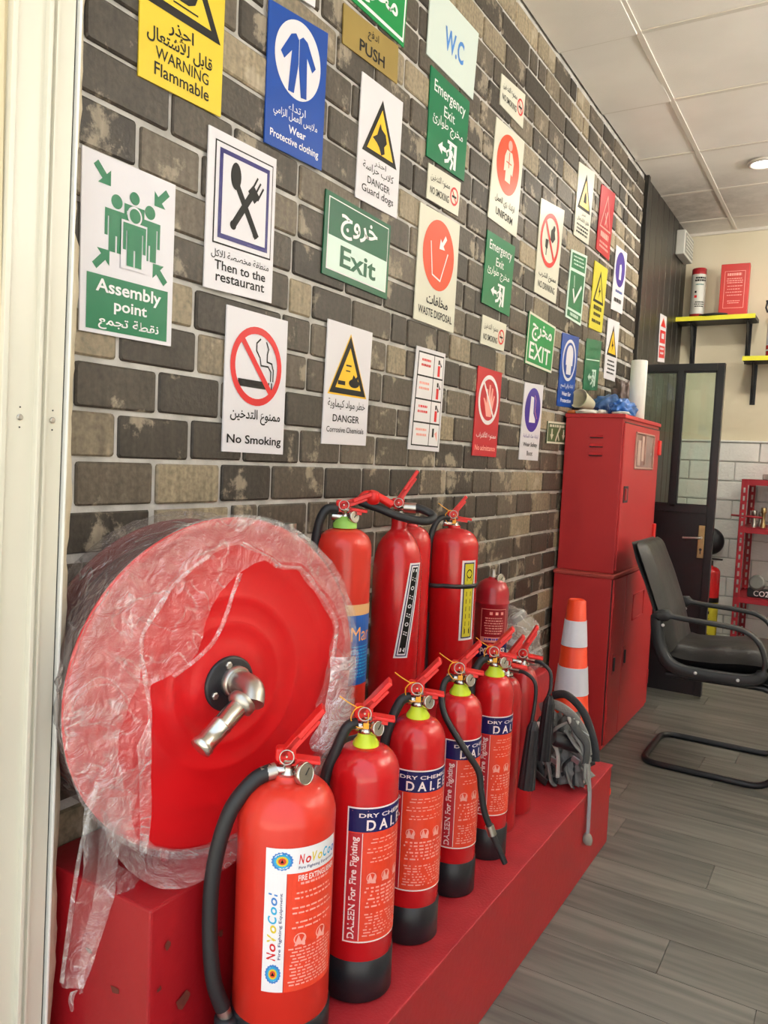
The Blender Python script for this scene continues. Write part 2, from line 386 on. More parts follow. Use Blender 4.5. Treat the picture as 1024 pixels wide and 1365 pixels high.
NAVY = mat('sign_navy', '#201c66', .38, 0, .05)
VIO = mat('sign_violet', '#40308c', .38, 0, .05)
NAVL = mat('label_navy', '#1c1c58', .35, 0, .04)
LRED = mat('label_orange_red', (.78, .055, .02), .34, 0, .05)
LDRK = mat('label_crimson', (.50, .018, .03), .34, 0, .05)
LWHT = mat('label_white', '#f3e3e0', .36, 0, .02)
LPNK = mat('label_pink_print', '#f4a79c', .4, 0, .03)
GOLD = mat('gold_plate', '#a08a4c', .36, .55, .15, 10)
CYAN = mat('label_cyan', '#2aa7d6', .4, 0, .03)
WCB = mat('sign_blue_letters', '#3f7fc8', .4, 0, .03)
ORG = mat('cone_orange', (.82, .055, .012), .4, 0, .06, 8)
REFL = mat('cone_white_band', '#e6e8f6', .3, 0, .03, 20)
for n_ in ('white_sign_board', 'cream_sign_board', 'blue_sign', 'green_sign', 'exit_green', 'bright_exit_green', 'sign_black', 'sign_navy', 'sign_violet', 'label_navy', 'yellow_sign', 'sign_red', 'sign_orange_red', 'red_sign_board'):
    MATS[n_].node_tree.nodes['Principled BSDF'].inputs['Specular IOR Level'].default_value = .28
GLASS = glass_mat()
FILM = film_mat('clear_plastic_film', .17)
FILM2 = film_mat('thick_plastic_film', .24)
FILM3 = film_mat('thin_plastic_film', .12)
FILM4 = film_mat('bunched_plastic_film', .42, (.95, .90, .93))

# ================================================================ STRUCTURE
CEIL = 2.746
def px_of(p):
    v = Vector(p)-CAM; d = v.dot(FW)
    return (512+FPX*v.dot(RX)/d, 682.5+FPX*v.dot(DN)/d, d) if d > 0.05 else (9e9, 9e9, d)

# --- brick-print wall on the left: mortar bed, bricks as pieces
mort = wall_mat('mortar', '#a29f9a', '#c6c3be', 14, .7, .4, 140)
wl = struct(MB().box(-.12, -.005, .70, 4.40, .0, 2.80).build('wall_left', mort))
brm = brick_mat()
def unit_brick():
    o8 = []
    for (sy, sz) in ((-1,-1),(1,-1),(1,1),(-1,1)):
        pts = [(sy*.5, sz*.43), (sy*.485, sz*.485), (sy*.46, sz*.5)]
        o8 += pts if sy*sz > 0 else pts[::-1]
    n = len(o8); me = bpy.data.meshes.new('brick')
    vs = [(-.5, y, z) for y, z in o8]+[(.30, y, z) for y, z in o8]+[(.5, y*.965, z*.91) for y, z in o8]
    fs = [(i, (i+1) % n, n+(i+1) % n, n+i) for i in range(n)]+[(n+i, n+(i+1) % n, 2*n+(i+1) % n, 2*n+i) for i in range(n)]+[tuple(range(2*n, 3*n))]
    me.from_pydata(vs, [], fs); me.materials.append(brm); me.update(); return me
UB = unit_brick()
rows = {0: [.70,.845,1.018,1.191,1.352,1.553,1.72,1.861,2.033,2.205,2.399,2.549,2.742,2.90,3.073,3.327],
        1: [.70,.93,1.105,1.255,1.450,1.614,1.78,1.955,2.125,2.32,2.51,2.68,2.87,3.03,3.24],
        2: [.70,.84,1.02,1.185,1.39,1.54,1.735,1.885,1.975,2.24,2.40,2.59,2.79,3.04,3.26],
        3: [.70,.93,1.117,1.285,1.465,1.58,1.80,2.0,2.18,2.35,2.52,2.70,2.95,3.18],
        4: [.70,.84,.96,1.105,1.37,1.475,1.815,1.92,2.05,2.26,2.43,2.66,2.85,3.02,3.22]}
R = random.Random(11); bricks = []
for k in range(-12, 20):
    z0 = 1.068+.083*k; z1 = z0+.083
    if z0 > 2.74: continue
    js = list(rows.get(k, []))
    y = js[-1] if js else .70+R.uniform(-.15, 0)
    if not js: js = [y]
    while y < 4.40:
        y += R.choice([.085, .15, .165, .18, .19, .21, .25]); js.append(y)
    for a, b in zip(js[:-1], js[1:]):
        a = max(a, .70); b = min(b, 4.40)
        if b-a > .03: bricks.append((a, b, z0, min(z1, 2.746)))
def seen(b):
    c = px_of((0, (b[0]+b[1])/2, (b[2]+b[3])/2)); l = px_of((0, b[0], b[2])); r_ = px_of((0, b[1], b[3]))
    if not (-20 < c[0] < 1000 and -20 < c[1] < 1000): return 0
    if c[1] > 700 and c[0] < 560: return 0.001
    return abs(r_[0]-l[0])*abs(r_[1]-l[1])*0+((r_[0]-l[0])*FPX*.083/c[2])
bricks.sort(key=lambda b: -seen(b))
rest = MB(); tone = []
for i, (a, b, z0, z1) in enumerate(bricks):
    g = .0046; dx = R.uniform(-.0015, .001); jz = R.uniform(-.0015, .0015)
    if i < 298:
        o = bpy.data.objects.new('brick', UB); COL.objects.link(o); o.parent = wl
        o.location = (-.006+dx, (a+b)/2, (z0+z1)/2+jz); o.scale = (.014, b-a-2*g, z1-z0-2*g)
    else:
        x1 = .001+dx; n0 = len(rest.f)
        y0, y1, q0, q1 = a+g, b-g, z0+g+jz, z1-g+jz; c = .006
        rest.add([(-.01,y0,q0),(-.01,y1,q0),(-.01,y1,q1),(-.01,y0,q1),(x1,y0+c,q0+c),(x1,y1-c,q0+c),(x1,y1-c,q1-c),(x1,y0+c,q1-c)],
                 [(0,1,5,4),(1,2,6,5),(2,3,7,6),(3,0,4,7),(4,5,6,7)])
        tone += [R.random()]*(len(rest.f)-n0)
ro = rest.build('small_bricks', brm, wl); ro['kind'] = 'stuff'
at_ = ro.data.attributes.new('tone', 'FLOAT', 'FACE'); at_.data.foreach_set('value', tone)

# --- dark boarded end of the left wall
dk = plank_mat('dark_board_grain', ('#171715', '#33302b'), 'Z', .38)
we = struct(MB().box(-.12, -.012, 4.40, 5.70, 0, 2.80).build('wall_left_end', mat('dark_backing', (.012, .012, .011), .6, 0, .1)))
y = 4.40
while y < 5.585:
    w_ = min(.148, 5.585-y)
    MB().box(-.012, .006, y+.003, y+w_-.003, 0.0, CEIL, .003).build('board', dk, we); y += w_
MB().box(-.005, .022, 4.385, 4.425, 0, CEIL, .004).build('corner_trim', dk, we)

# --- back wall: cream plaster above, white brick-relief panel below
wb = struct(MB().box(-.12, 3.45, 5.585, 5.70, 0, 2.80).build('wall_back', wall_mat('cream_plaster', '#ddd3b8', '#e4dbc2', 2.5, .8, .12, 60)))
wpm = wall_mat('white_foam_brick', '#ebedea', '#f3f5f2', 9, .6, .9, 70)
MB().box(-.0, 3.3, 5.572, 5.585, 0, 1.385, 0).build('relief_backing', wall_mat('white_joint', '#c6c8c5', '#d4d6d3', 9, .7, .4, 90), wb)
R = random.Random(5)
nrow = 11; hh = 1.382/nrow
for r_ in range(nrow):
    x = -.02-(.14 if r_ % 2 else 0)
    while x < 1.6:
        w_ = .28; a = max(x, 0.0); b = x+w_
        if b-a > .03: MB().box(a+.004, b-.004, 5.560+R.uniform(-.002, .002), 5.574, r_*hh+.004, (r_+1)*hh-.004, .004).build('brick', wpm, wb)
        x += w_
struct(MB().box(0, 3.3, 5.55, 5.585, 1.382, 1.394, .003).build('trim_1', wpm))

# --- right wall, front wall with the wide shop opening, floor, ceiling
plas = wall_mat('jamb_plaster', '#d6c9a6', '#dfd3b4', 3, .75, .12, 50)
struct(MB().box(3.3, 3.45, .60, 5.585, 0, 2.80).build('wall_right', wall_mat('white_plaster', '#d8d4c8', '#e2ded2', 3, .75, .1, 60)))
wf = struct(MB().box(.09, 1.95, .62, .76, 2.46, 2.80).box(1.95, 3.45, .62, .76, -.02, 2.80).build('wall_front', plas))
jam = MB()
jam.box(-.25, .09, .30, .655, -.02, 2.80); jam.box(-.25, .085, .655, .70, -.02, 2.80)
jam.build('jamb', plas, wf)
fm = mat('white_aluminium', '#d9d6c6', .32, 0, .03, 3); lean = Matrix.Translation((0, 0, 1.2)) @ Matrix.Rotation(-.019, 4, 'X') @ Matrix.Translation((0, 0, -1.2))
dj = MB(); dj.T = lean
dj.box(.0, .098, .652, .660, -.03, 2.47, .001).box(.0, .092, .658, .707, -.03, 2.47).box(.0, .101, .704, .7105, -.03, 2.47, .001).box(.0, .094, .7105, .7165, -.03, 2.47).box(.0, .100, .7165, .7195, -.03, 2.47).box(.0, .091, .7195, .752, -.03, 2.47)
dfo = struct(dj.build('door_1', fm))
g_ = MB(); g_.T = lean; g_.box(.02, .087, .7525, .7565, -.03, 2.47).build('gasket', BLK, dfo)
g_ = MB(); g_.T = lean; g_.box(.02, .095, .7565, .7605, -.03, 2.47, .0008).build('edge_strip', mat('bright_aluminium', '#f1f1ea', .3, 0, .02), dfo)
for yy in (.683, .735):
    s_ = MB(); s_.T = lean
    s_.lathe([(.0046, 0), (.0046, .0012), (.003, .002)], 14, TM((.0925, yy, 1.222), (1, 0, 0))); s_.build('screw', STL, dfo)
    s_ = MB(); s_.T = lean
    for dz in (-.014, .014): s_.lathe([(.0012, 0), (.0012, .0006)], 8, TM((.0925, yy, 1.222+dz), (1, 0, 0)))
    s_.build('pin_hole', BLK, dfo)
# ragged plaster edge beside the frame
R = random.Random(3); out = []; z = -.03
while z < 2.47:
    out.append((z, .7675+.011*(noise.noise(Vector((z*6, 1, 0)))+.6*noise.noise(Vector((z*23, 4, 0)))) + (0.004 if z < 1.5 else -.001))); z += .018
pv = []; pf = []
for i, (z, yy) in enumerate(out):
    pv += [(.02, .758, z), (.088, .758, z), (.084, yy+.0045, z), (.02, yy+.004, z)]
    if i:
        b = 4*i; a = b-4
        pf += [(a+1, a+2, b+2, b+1), (a+2, a+3, b+3, b+2)]
rg = MB(); rg.T = lean; rg.add(pv, pf, True); rg.build('plaster_edge', wall_mat('raw_plaster', '#cfc3a8', '#e2d8c0', 9, .85, .6, 90), wf)

fl = struct(MB().box(-.12, 3.45, .76, 5.70, -.12, -.006).build('floor', mat('floor_joint', (.03, .03, .03), .7, 0, .1)))
plm = plank_mat('grey_wood_vinyl', ('#4d4e4b', '#74746e'), 'X', .42)
R = random.Random(9); pw = .158; row = 0; y = .77
while y < 5.585:
    x = -.10-R.uniform(0, .9); y1 = min(y+pw, 5.585)
    while x < 2.6:
        a = max(x, .0); b = min(x+.95, 3.3)
        if b > a+.02: MB().box(a+.0008, b-.0008, y+.0008, y1-.0008, -.006, 0, 0).build('plank', plm, fl)
        x += .95
    y = y1; row += 1
MB().box(2.6, 3.3, .77, 5.585, -.006, -.0005).build('floor_sheet', plm, fl)
struct(MB().box(-7, 9, -9, .76, -.14, -.02).build('floor_outside', wall_mat('pavement', '#a49c8e', '#b7afa0', 4, .8, .3, 40)))

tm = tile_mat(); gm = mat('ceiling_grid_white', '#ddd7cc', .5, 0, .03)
ce = struct(MB().box(-.12, 3.45, .62, 5.70, 2.79, 2.90).build('ceiling', mat('slab', (.3, .29, .27), .9, 0, .1)))
gy = [.62, 1.19, 1.78, 2.37, 2.963, 3.555, 4.165, 4.75, 5.30, 5.585]; gx = [0.0, .30, .90, 1.5, 2.1, 2.7, 3.3]
R = random.Random(2)
for j in range(len(gy)-1):
    for i in range(len(gx)-1):
        t = MB(); sag = R.choice([0, 0, .001, .003]); x0, x1, y0, y1 = gx[i]+.004, gx[i+1]-.004, gy[j]+.004, gy[j+1]-.004
        t.box(x0, x1, y0, y1, CEIL-.001-sag, CEIL+.012-sag, .0015)
        if (i, j) in ((0, 3), (0, 4)): t.v = [v+Vector((0, 0, -.007 if v.y > (y0+y1)/2 else 0)) for v in t.v]
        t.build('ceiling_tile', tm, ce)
for y in gy[1:-1]: MB().box(0, 3.3, y-.011, y+.011, CEIL-.005, CEIL+.003, .001).build('grid_bar', gm, ce)
for x in gx[1:-1]: MB().box(x-.011, x+.011, .76, 5.585, CEIL-.006, CEIL+.003, .001).build('grid_bar', gm, ce)
MB().box(0, 3.3, 5.565, 5.585, CEIL-.02, CEIL+.004, .001).build('edge_angle', gm, ce)

# --- ceiling downlights
glow = mat('lamp_glow', (1.0, .97, .9), .4, 0, 0, emit=9.0)
def downlight(x, y, label, grp=None):
    t = thing('downlight', label, 'ceiling light', (x, y, CEIL-.006), 0, grp)
    MB().lathe([(.078, 0), (.078, -.006), (.062, -.012), (.058, -.004)], 32).build('trim_ring', gm, t)
    MB().lathe([(.058, -.003), (.05, -.008), (.02, -.010)], 28).build('diffuser', glow, t)
    l = bpy.data.lights.new('downlight_lamp', 'AREA'); l.shape = 'DISK'; l.size = .11; l.energy = 10; l.color = (1, .93, .80)
    o = bpy.data.objects.new('downlight_lamp', l); o.location = (x, y, CEIL-.03); COL.objects.link(o)
downlight(.572, 4.43, 'round recessed ceiling light glowing at the right edge of the photo', None)
tub = mat('fill_tube_glow', (1.0, .95, .86), .4, 0, 0, emit=8.0)
for (y, q) in ((2.3, 'near'), (4.4, 'far')):  # unseen fill tubes, added to brighten the ceiling and back wall
    t = thing('added_wall_light', 'added unseen fill tube high on the right wall, '+q+' one, outside the photo', 'fill light', (3.30, y, 2.30))
    MB().box(-.05, 0, -.62, .62, -.04, .04, .004).build('housing', gm, t); MB().tube([(-.07, -.60, 0), (-.07, .60, 0)], .016, 12).build('tube', tub, t)
    l = bpy.data.lights.new('added_fill_lamp', 'AREA'); l.shape = 'RECTANGLE'; l.size = 1.2; l.size_y = .10; l.energy = 150; l.color = (1, .96, .89)
    o = bpy.data.objects.new('added_fill_lamp', l); o.location = (3.20, y, 2.36); COL.objects.link(o)
    o.rotation_euler = Vector((-.45, 0, 1)).to_track_quat('-Z', 'X').to_euler()

# ================================================================ SIGNS ON THE BRICK WALL
def sign(quad, board, label, name='wall_sign', group=None, thick=.003, edge=None):
    """quad = TL, TR, BR, BL as (y, z) on the wall; returns artwork card and a finisher"""
    (tl, tr, br, bl) = [Vector((0, a, b)) for a, b in quad]
    w = ((tr-tl).length+(br-bl).length)/2; h = ((tl-bl).length+(tr-br).length)/2; H = h/w
    base = Vector((0.0015, bl.y, bl.z))
    t = thing(name, label, 'sign', base, 0, group)
    def fn(u, v, d):
        v = v/H; p = (tl*(1-u)+tr*u)*(1-v)+(bl*(1-u)+br*u)*v
        return (p.x+thick+d, p.y-base.y, p.z-base.z)
    b = MB(); c4 = [fn(0, 0, 0), fn(1, 0, 0), fn(1, H, 0), fn(0, H, 0)]
    b.add([(0.0, p[1], p[2]) for p in c4]+c4, [(0,1,2,3),(4,7,6,5),(0,4,5,1),(1,5,6,2),(2,6,7,3),(3,7,4,0)])
    b.build('board', board, t)
    F = Flat(H); F.done = lambda: F.bend(fn, t, .0005)
    return F
def tri(F, cx, y0, y1, hw, w, dark, fill, k=1):
    F.poly([(cx, y0), (cx+hw, y1), (cx-hw, y1)], dark, k)
    s = (y1-y0); i = w
    F.poly([(cx, y0+i*2.1), (cx+hw-i*1.75, y1-i), (cx-hw+i*1.75, y1-i)], fill, k+1)
def runman(F, x0, y0, x1, y1, m, door=True):
    w, h = x1-x0, y1-y0; q = lambda a, b: (x0+a*w, y0+b*h)
    if door: F.poly([q(.48, 0), q(1, 0), q(1, .95), q(.86, .95), q(.86, .12), q(.48, .12)], m)
    F.ell(*q(.66, .20), .07*w, .07*w*.95, m)
    F.poly([q(.56, .30), q(.74, .30), q(.78, .55), q(.62, .58)], m)
    F.line([q(.66, .55), q(.80, .72), q(.72, .98)], .085*w, m); F.line([q(.66, .55), q(.56, .76), q(.40, .84)], .085*w, m)
    F.line([q(.60, .34), q(.46, .46), q(.50, .60)], .05*w, m); F.line([q(.74, .34), q(.84, .50)], .05*w, m)
    F.poly([q(0, .45), q(.22, .22), q(.22, .37), q(.42, .37), q(.42, .53), q(.22, .53), q(.22, .68)], m)

F = sign([(.953,2.108),(1.158,2.112),(1.155,1.810),(.954,1.802)], YEL, 'yellow warning sign about flammable material, at the top left of the brick wall')
tri(F, .5, .06, .86, .46, .075, SBLK, YEL)
F.poly([(.36,.64),(.40,.50),(.46,.56),(.47,.36),(.56,.46),(.60,.40),(.66,.56),(.62,.66),(.54,.70),(.44,.70)], SBLK, 3); F.rect(.36,.73,.66,.745, SBLK, 3, 'pictogram')
F.text('احذر', .32, .90, .62, 1.04, SBLK, bold=.012); F.text('قابل للأشتعال', .08, 1.01, .86, 1.17, SBLK, bold=.012)
F.text('WARNING', .18, 1.18, .82, 1.28, SBLK); F.text('Flammable', .17, 1.31, .83, 1.42, SBLK, bold=.004); F.done()

F = sign([(1.284,2.093),(1.489,2.120),(1.484,1.818),(1.284,1.810)], BLU, 'blue sign with white circle showing overalls, wear protective clothing')
F.ell(.5, .45, .39, .40, PAPER, 1, n=48)
F.poly([(.36,.22),(.44,.19),(.49,.24),(.56,.19),(.64,.22),(.80,.44),(.74,.50),(.64,.38),(.66,.80),(.56,.81),(.50,.48),(.44,.80),(.34,.80),(.38,.38),(.26,.50),(.20,.44)], BLU, 2)
F.line([(.495,.24),(.50,.50)], .008, PAPER, 3)
F.text('ارتداء', .36, .91, .66, 1.01, WHT); F.text('ملابس العمل الزامي', .12, 1.00, .88, 1.12, WHT); F.text('Wear', .38, 1.14, .68, 1.22, WHT, bold=.012); F.text('Protective clothing', .08, 1.26, .92, 1.36, WHT, bold=.008); F.done()

F = sign([(1.125,1.785),(1.325,1.789),(1.325,1.492),(1.123,1.485)], PAPER, 'white restaurant sign with crossed black spoon and fork in a blue frame')
F.rect(.09,.09,.95,1.05, SBLK); F.rect(.105,.105,.935,1.035, PAPER, 2); F.rect(.15,.15,.89,.99, NAVY, 3); F.rect(.195,.195,.845,.945, PAPER, 4)
F.ell(.38, .36, .075, .13, SBLK, 5); F.line([(.40,.44),(.70,.86)], .075, SBLK, 5); F.ell(.69, .85, .04, .04, SBLK, 5)
F.line([(.36,.83),(.60,.50)], .075, SBLK, 5); F.ell(.36, .83, .045, .045, SBLK, 5); F.poly([(.56,.45),(.66,.55),(.74,.47),(.64,.37)], SBLK, 5)
for d in (0, .045, .09): F.line([(.62+d,.42+d*.9),(.70+d,.29+d*.9)], .022, SBLK, 5)
F.text('منطقة مخصصة للاكل', .08, 1.10, .93, 1.19, SBLK); F.text('Then to the', .13, 1.20, .88, 1.29, SBLK, bold=.006); F.text('restaurant', .15, 1.32, .87, 1.40, SBLK, bold=.006); F.done()

F = sign([(.845,1.649),(1.045,1.649),(1.044,1.361),(.846,1.359)], PAPER, 'white and green assembly point sign showing a group of people between four arrows')
def arrow(F, x, y, dx, dy, s, m):
    L = math.hypot(dx, dy); dx /= L; dy /= L; nx, ny = -dy, dx
    P = [(.0,-.55),(.0,-.19),(-.75,-.19),(-.75,.19),(.0,.19),(.0,.55),(.55,0)]
    F.poly([(x+s*(a*dx+b*nx), y+s*(a*dy+b*ny)) for a, b in P], m)
for (x, y, dx, dy) in ((.22,.17,1,1),(.82,.19,-1,1),(.22,.82,1,-1),(.82,.82,-1,-1)): arrow(F, x, y, dx, dy, .165, GRN)
def pers(x, y, s, k):
    F.ell(x, y, .056*s, .056*s, GRN, k)
    F.poly([(x+a*s, y+b*s) for a, b in ((-.115,.07),(.115,.07),(.115,.28),(.085,.28),(.085,.13),(.075,.13),(.075,.40),(.008,.40),(.008,.27),(-.008,.27),(-.008,.40),(-.075,.40),(-.075,.13),(-.085,.13),(-.085,.28),(-.115,.28))], GRN, k)
pers(.35, .34, 1.05, 1); pers(.71, .33, 1.05, 1); pers(.535, .26, .95, 2)
F.poly([(.395,.465),(.675,.465),(.675,.87),(.395,.87)], PAPER, 4, 'pictogram_gap'); F.ell(.535, .41, .08, .08, PAPER, 4, 'pictogram_gap'); pers(.535, .41, 1.08, 6)
F.rect(.06,.97,.94,1.42, GRN); F.text('Assembly', .15, 1.00, .86, 1.14, WHT, 2, bold=.014); F.text('point', .34, 1.15, .70, 1.27, WHT, 2, bold=.012); F.text('نقطة تجمع', .18, 1.29, .84, 1.41, WHT, 2, bold=.008); F.done()

F = sign([(1.189,1.464),(1.383,1.464),(1.382,1.173),(1.188,1.174)], PAPER, 'white No Smoking sign with large red crossed circle over a cigarette')
F.rect(.20,.72,.66,.80, SBLK, 1, 'pictogram'); F.rect(.69,.72,.71,.80, SBLK, 1, 'pictogram'); F.rect(.74,.72,.76,.80, SBLK, 1, 'pictogram')
F.line([(.73,.70),(.73,.60),(.68,.55),(.56,.55),(.54,.47),(.48,.40),(.48,.32),(.54,.27)], .018, SBLK); F.line([(.77,.70),(.77,.58),(.74,.51),(.66,.50),(.66,.42),(.68,.36),(.64,.29)], .018, SBLK)
F.ring(.49, .57, .42, .075, SRED, 2); F.line([(.235,.29),(.745,.85)], .07, SRED, 2)
F.text('ممنوع التدخين', .10, 1.03, .92, 1.19, SBLK, bold=.008); F.text('No Smoking', .06, 1.31, .95, 1.43, SBLK, bold=.010); F.done()

F = sign([(1.505,1.785),(1.797,1.780),(1.793,1.590),(1.501,1.594)], GRNE, 'green and white Exit sign with Arabic above, left of the waste disposal sign')
F.rect(.045,.035,.965,.60, WHT, 1, 'border'); F.rect(.055,.045,.955,.33, GRNE, 2); F.rect(.055,.33,.955,.59, MINT, 2)
F.text('خروج', .22, .09, .78, .31, WHT, 3, bold=.012); F.text('Exit', .23, .375, .78, .545, GRNE, 3, bold=.016); F.done()

F = sign([(1.534,1.496),(1.731,1.494),(1.721,1.205),(1.527,1.203)], PAPER, 'white danger sign with amber triangle, corrosive chemicals, right of the No Smoking sign')
F.poly([(.5,.10),(.94,.88),(.06,.88)], SYEL); tri(F, .5, .13, .86, .41, .07, SBLK, SYEL, 2)
F.ell(.62,.71,.12,.055, SBLK, 4); F.poly([(.56,.68),(.60,.60),(.65,.64),(.70,.60),(.70,.70)], SBLK, 4); F.rect(.26,.70,.42,.75, SBLK, 4, 'pictogram'); F.rect(.42,.49,.54,.51, SBLK, 4, 'pictogram'); F.rect(.42,.56,.52,.575, SBLK, 4, 'pictogram')
F.text('خطر مواد كيماوية', .08, .93, .92, 1.06, SBLK); F.text('DANGER', .20, 1.12, .80, 1.21, SBLK, bold=.004); F.text('Corrosive Chemicals', .08, 1.27, .92, 1.34, SBLK); F.done()

F = sign([(1.545,2.214),(1.794,2.231),(1.796,2.138),(1.547,2.126)], GOLD, 'small gold push plate between the blue clothing sign and the W.C sign', 'push_plate')
F.text('ادفع', .42, .05, .62, .16, SBLK); F.text('PUSH', .28, .20, .74, .315, SBLK, bold=.012); F.done()

F = sign([(1.552,2.432),(1.832,2.436),(1.821,2.240),(1.548,2.236)], GRNB, 'green exit sign cut off by the top edge of the photo, above the gold plate')
F.rect(.02,.02,.98,.675, WHT, 1, 'border'); F.rect(.045,.045,.955,.645, GRNB, 2)
F.text('EXIT', .14, .08, .86, .32, WHT, 3, bold=.008); F.text('مخرج', .18, .36, .84, .62, WHT, 3, bold=.012); F.done()

F = sign([(1.949,2.475),(2.261,2.480),(2.244,2.277),(1.943,2.278)], mat('pale_wc_board', '#cbd8d2', .34, 0, .03, 4), 'pale sign with blue W.C letters at the top of the wall')
F.text('W.C', .32, .24, .72, .45, WCB, bold=.018); F.done()

def emexit(quad, label, g=None):
    F = sign(quad, GRN, label, group=g)
    F.text('Emergency', .10, .10, .90, .27, WHT); F.text('Exit', .36, .30, .64, .42, WHT); F.text('مخرج طوارئ', .10, .44, .88, .60, WHT)
    runman(F, .26, .64, .74, .95, WHT); F.done()
emexit([(1.971,2.262),(2.223,2.263),(2.211,2.024),(1.970,2.018)], 'square green Emergency Exit sign directly under the W.C sign', 'green emergency exit signs')
emexit([(2.403,1.932),(2.642,1.936),(2.622,1.691),(2.385,1.696)], 'square green Emergency Exit sign under the uniform sign', 'green emergency exit signs')

F = sign([(1.633,2.100),(1.830,2.105),(1.825,1.806),(1.626,1.803)], PAPER, 'white guard dogs danger sign with yellow triangle and black dog head')
tri(F, .5, .16, .90, .42, .06, SBLK, SYEL)
F.poly([(.40,.62),(.44,.52),(.47,.46),(.50,.52),(.60,.56),(.64,.66),(.58,.72),(.60,.80),(.52,.84),(.46,.76),(.40,.72),(.30,.68)], SBLK, 3)
F.text('احذر', .38, .93, .66, 1.02, SBLK); F.text('كلاب حراسة', .12, 1.01, .86, 1.13, SBLK); F.text('DANGER', .24, 1.17, .78, 1.26, SBLK); F.text('Guard dogs', .12, 1.29, .88, 1.41, SBLK); F.done()

def nosmall(quad, label):
    F = sign(quad, CREAMB, label, group='small cream no smoking signs')
    F.text('ممنوع التدخين', .08, .10, .66, .24, SBLK); F.text('NO SMOKING', .08, .29, .66, .39, SBLK, bold=.006)
    F.ring(.82, .25, .13, .03, SRED, sy=1.0); F.line([(.74,.16),(.90,.34)], .025, SRED); F.rect(.75,.24,.89,.27, SBLK, 1, 'pictogram'); F.done()
nosmall([(1.985,2.004),(2.191,2.014),(2.183,1.912),(1.982,1.907)], 'small cream no smoking sign just above the waste disposal sign')
nosmall([(2.447,2.442),(2.656,2.459),(2.650,2.342),(2.444,2.344)], 'small cream no smoking sign just above the uniform sign')
nosmall([(2.401,1.659),(2.603,1.660),(2.590,1.565),(2.393,1.565)], 'small cream no smoking sign above the red no admittance sign')

F = sign([(1.949,1.886),(2.199,1.892),(2.192,1.565),(1.941,1.567)], CREAMB, 'white waste disposal sign with a large orange red disc and bin outline')
F.ell(.5, .48, .39, .40, SORG, 1, n=48); F.line([(.29,.36),(.36,.72),(.56,.76),(.72,.42)], .020, WHT, 2); arrow(F, .59, .33, -1, .8, .0, WHT)
F.poly([(.64,.22),(.68,.26),(.60,.35),(.64,.39),(.50,.40),(.52,.28),(.56,.32)], WHT, 2)
F.text('مخلفات', .26, .94, .80, 1.06, SBLK, bold=.016); F.text('WASTE DISPOSAL', .08, 1.11, .93, 1.20, SBLK, bold=.008); F.done()

F = sign([(2.425,2.297),(2.673,2.307),(2.647,1.969),(2.399,1.972)], CREAMB, 'white uniform sign with a red disc and pale figure in work clothes')
F.ell(.5, .49, .39, .40, SORG, 1, n=48); F.ell(.52, .22, .07, .07, LPNK, 2); F.poly([(.42,.30),(.60,.30),(.68,.42),(.66,.60),(.60,.58),(.60,.72),(.42,.72),(.42,.58),(.36,.60),(.36,.40)], CREAMB, 2)
F.line([(.51,.32),(.51,.52)], .02, SORG, 3); F.line([(.42,.46),(.60,.46)], .014, SORG, 3)
F.text('ارتداء زي العمل', .16, .96, .84, 1.09, SBLK, bold=.008); F.text('UNIFORM', .22, 1.13, .80, 1.23, SBLK, bold=.012); F.done()

F = sign([(2.814,1.746),(3.109,1.734),(3.088,1.546),(2.797,1.552)], GRNB, 'bright green EXIT sign with white edge, above the violet safety boot sign')
F.rect(.0,.0,1,.03, CREAMB, 1, 'border'); F.rect(0,.62,1,.65, CREAMB, 1, 'border'); F.rect(0,0,.03,.65, CREAMB, 1, 'border'); F.rect(.97,0,1,.65, CREAMB, 1, 'border')
F.text('مخرج', .14, .08, .88, .33, WHT, 1, bold=.014); F.text('EXIT', .10, .36, .88, .57, WHT, 1, bold=.006); F.done()

F = sign([(2.868,2.172),(3.132,2.201),(3.092,1.824),(2.849,1.823)], CREAMB, 'white no drinking sign, red crossed circle right of the uniform sign')
F.poly([(.50,.40),(.62,.32),(.70,.50),(.60,.58),(.50,.54)], SBLK); F.ell(.62,.36,.05,.05, SBLK); F.poly([(.30,.56),(.42,.56),(.40,.70),(.37,.70),(.37,.80),(.34,.80),(.34,.70),(.30,.68)], SBLK)
F.ring(.48, .56, .41, .07, SRED, 2); F.line([(.25,.29),(.72,.84)], .06, SRED, 2)
F.text('ممنوع الشرب', .12, 1.06, .90, 1.18, SBLK, bold=.008); F.text('NO DRINKING', .12, 1.22, .88, 1.32, SBLK); F.done()

F = sign([(2.387,1.492),(2.586,1.490),(2.573,1.197),(2.374,1.198)], SRDB, 'red no admittance sign with a white crossed out hand')
F.ring(.5, .52, .42, .07, WHT, 2); F.line([(.27,.24),(.74,.80)], .05, WHT, 2)
F.poly([(.44,.80),(.36,.62),(.28,.50),(.34,.50),(.42,.58),(.40,.34),(.46,.34),(.49,.52),(.50,.26),(.56,.26),(.57,.52),(.62,.30),(.67,.32),(.65,.54),(.71,.42),(.75,.44),(.69,.64),(.64,.80)], LPNK)
F.text('ممنوع الأقتراب', .10, 1.06, .92, 1.20, WHT); F.text('No admittance', .08, 1.29, .92, 1.38, LPNK, bold=.006); F.done()

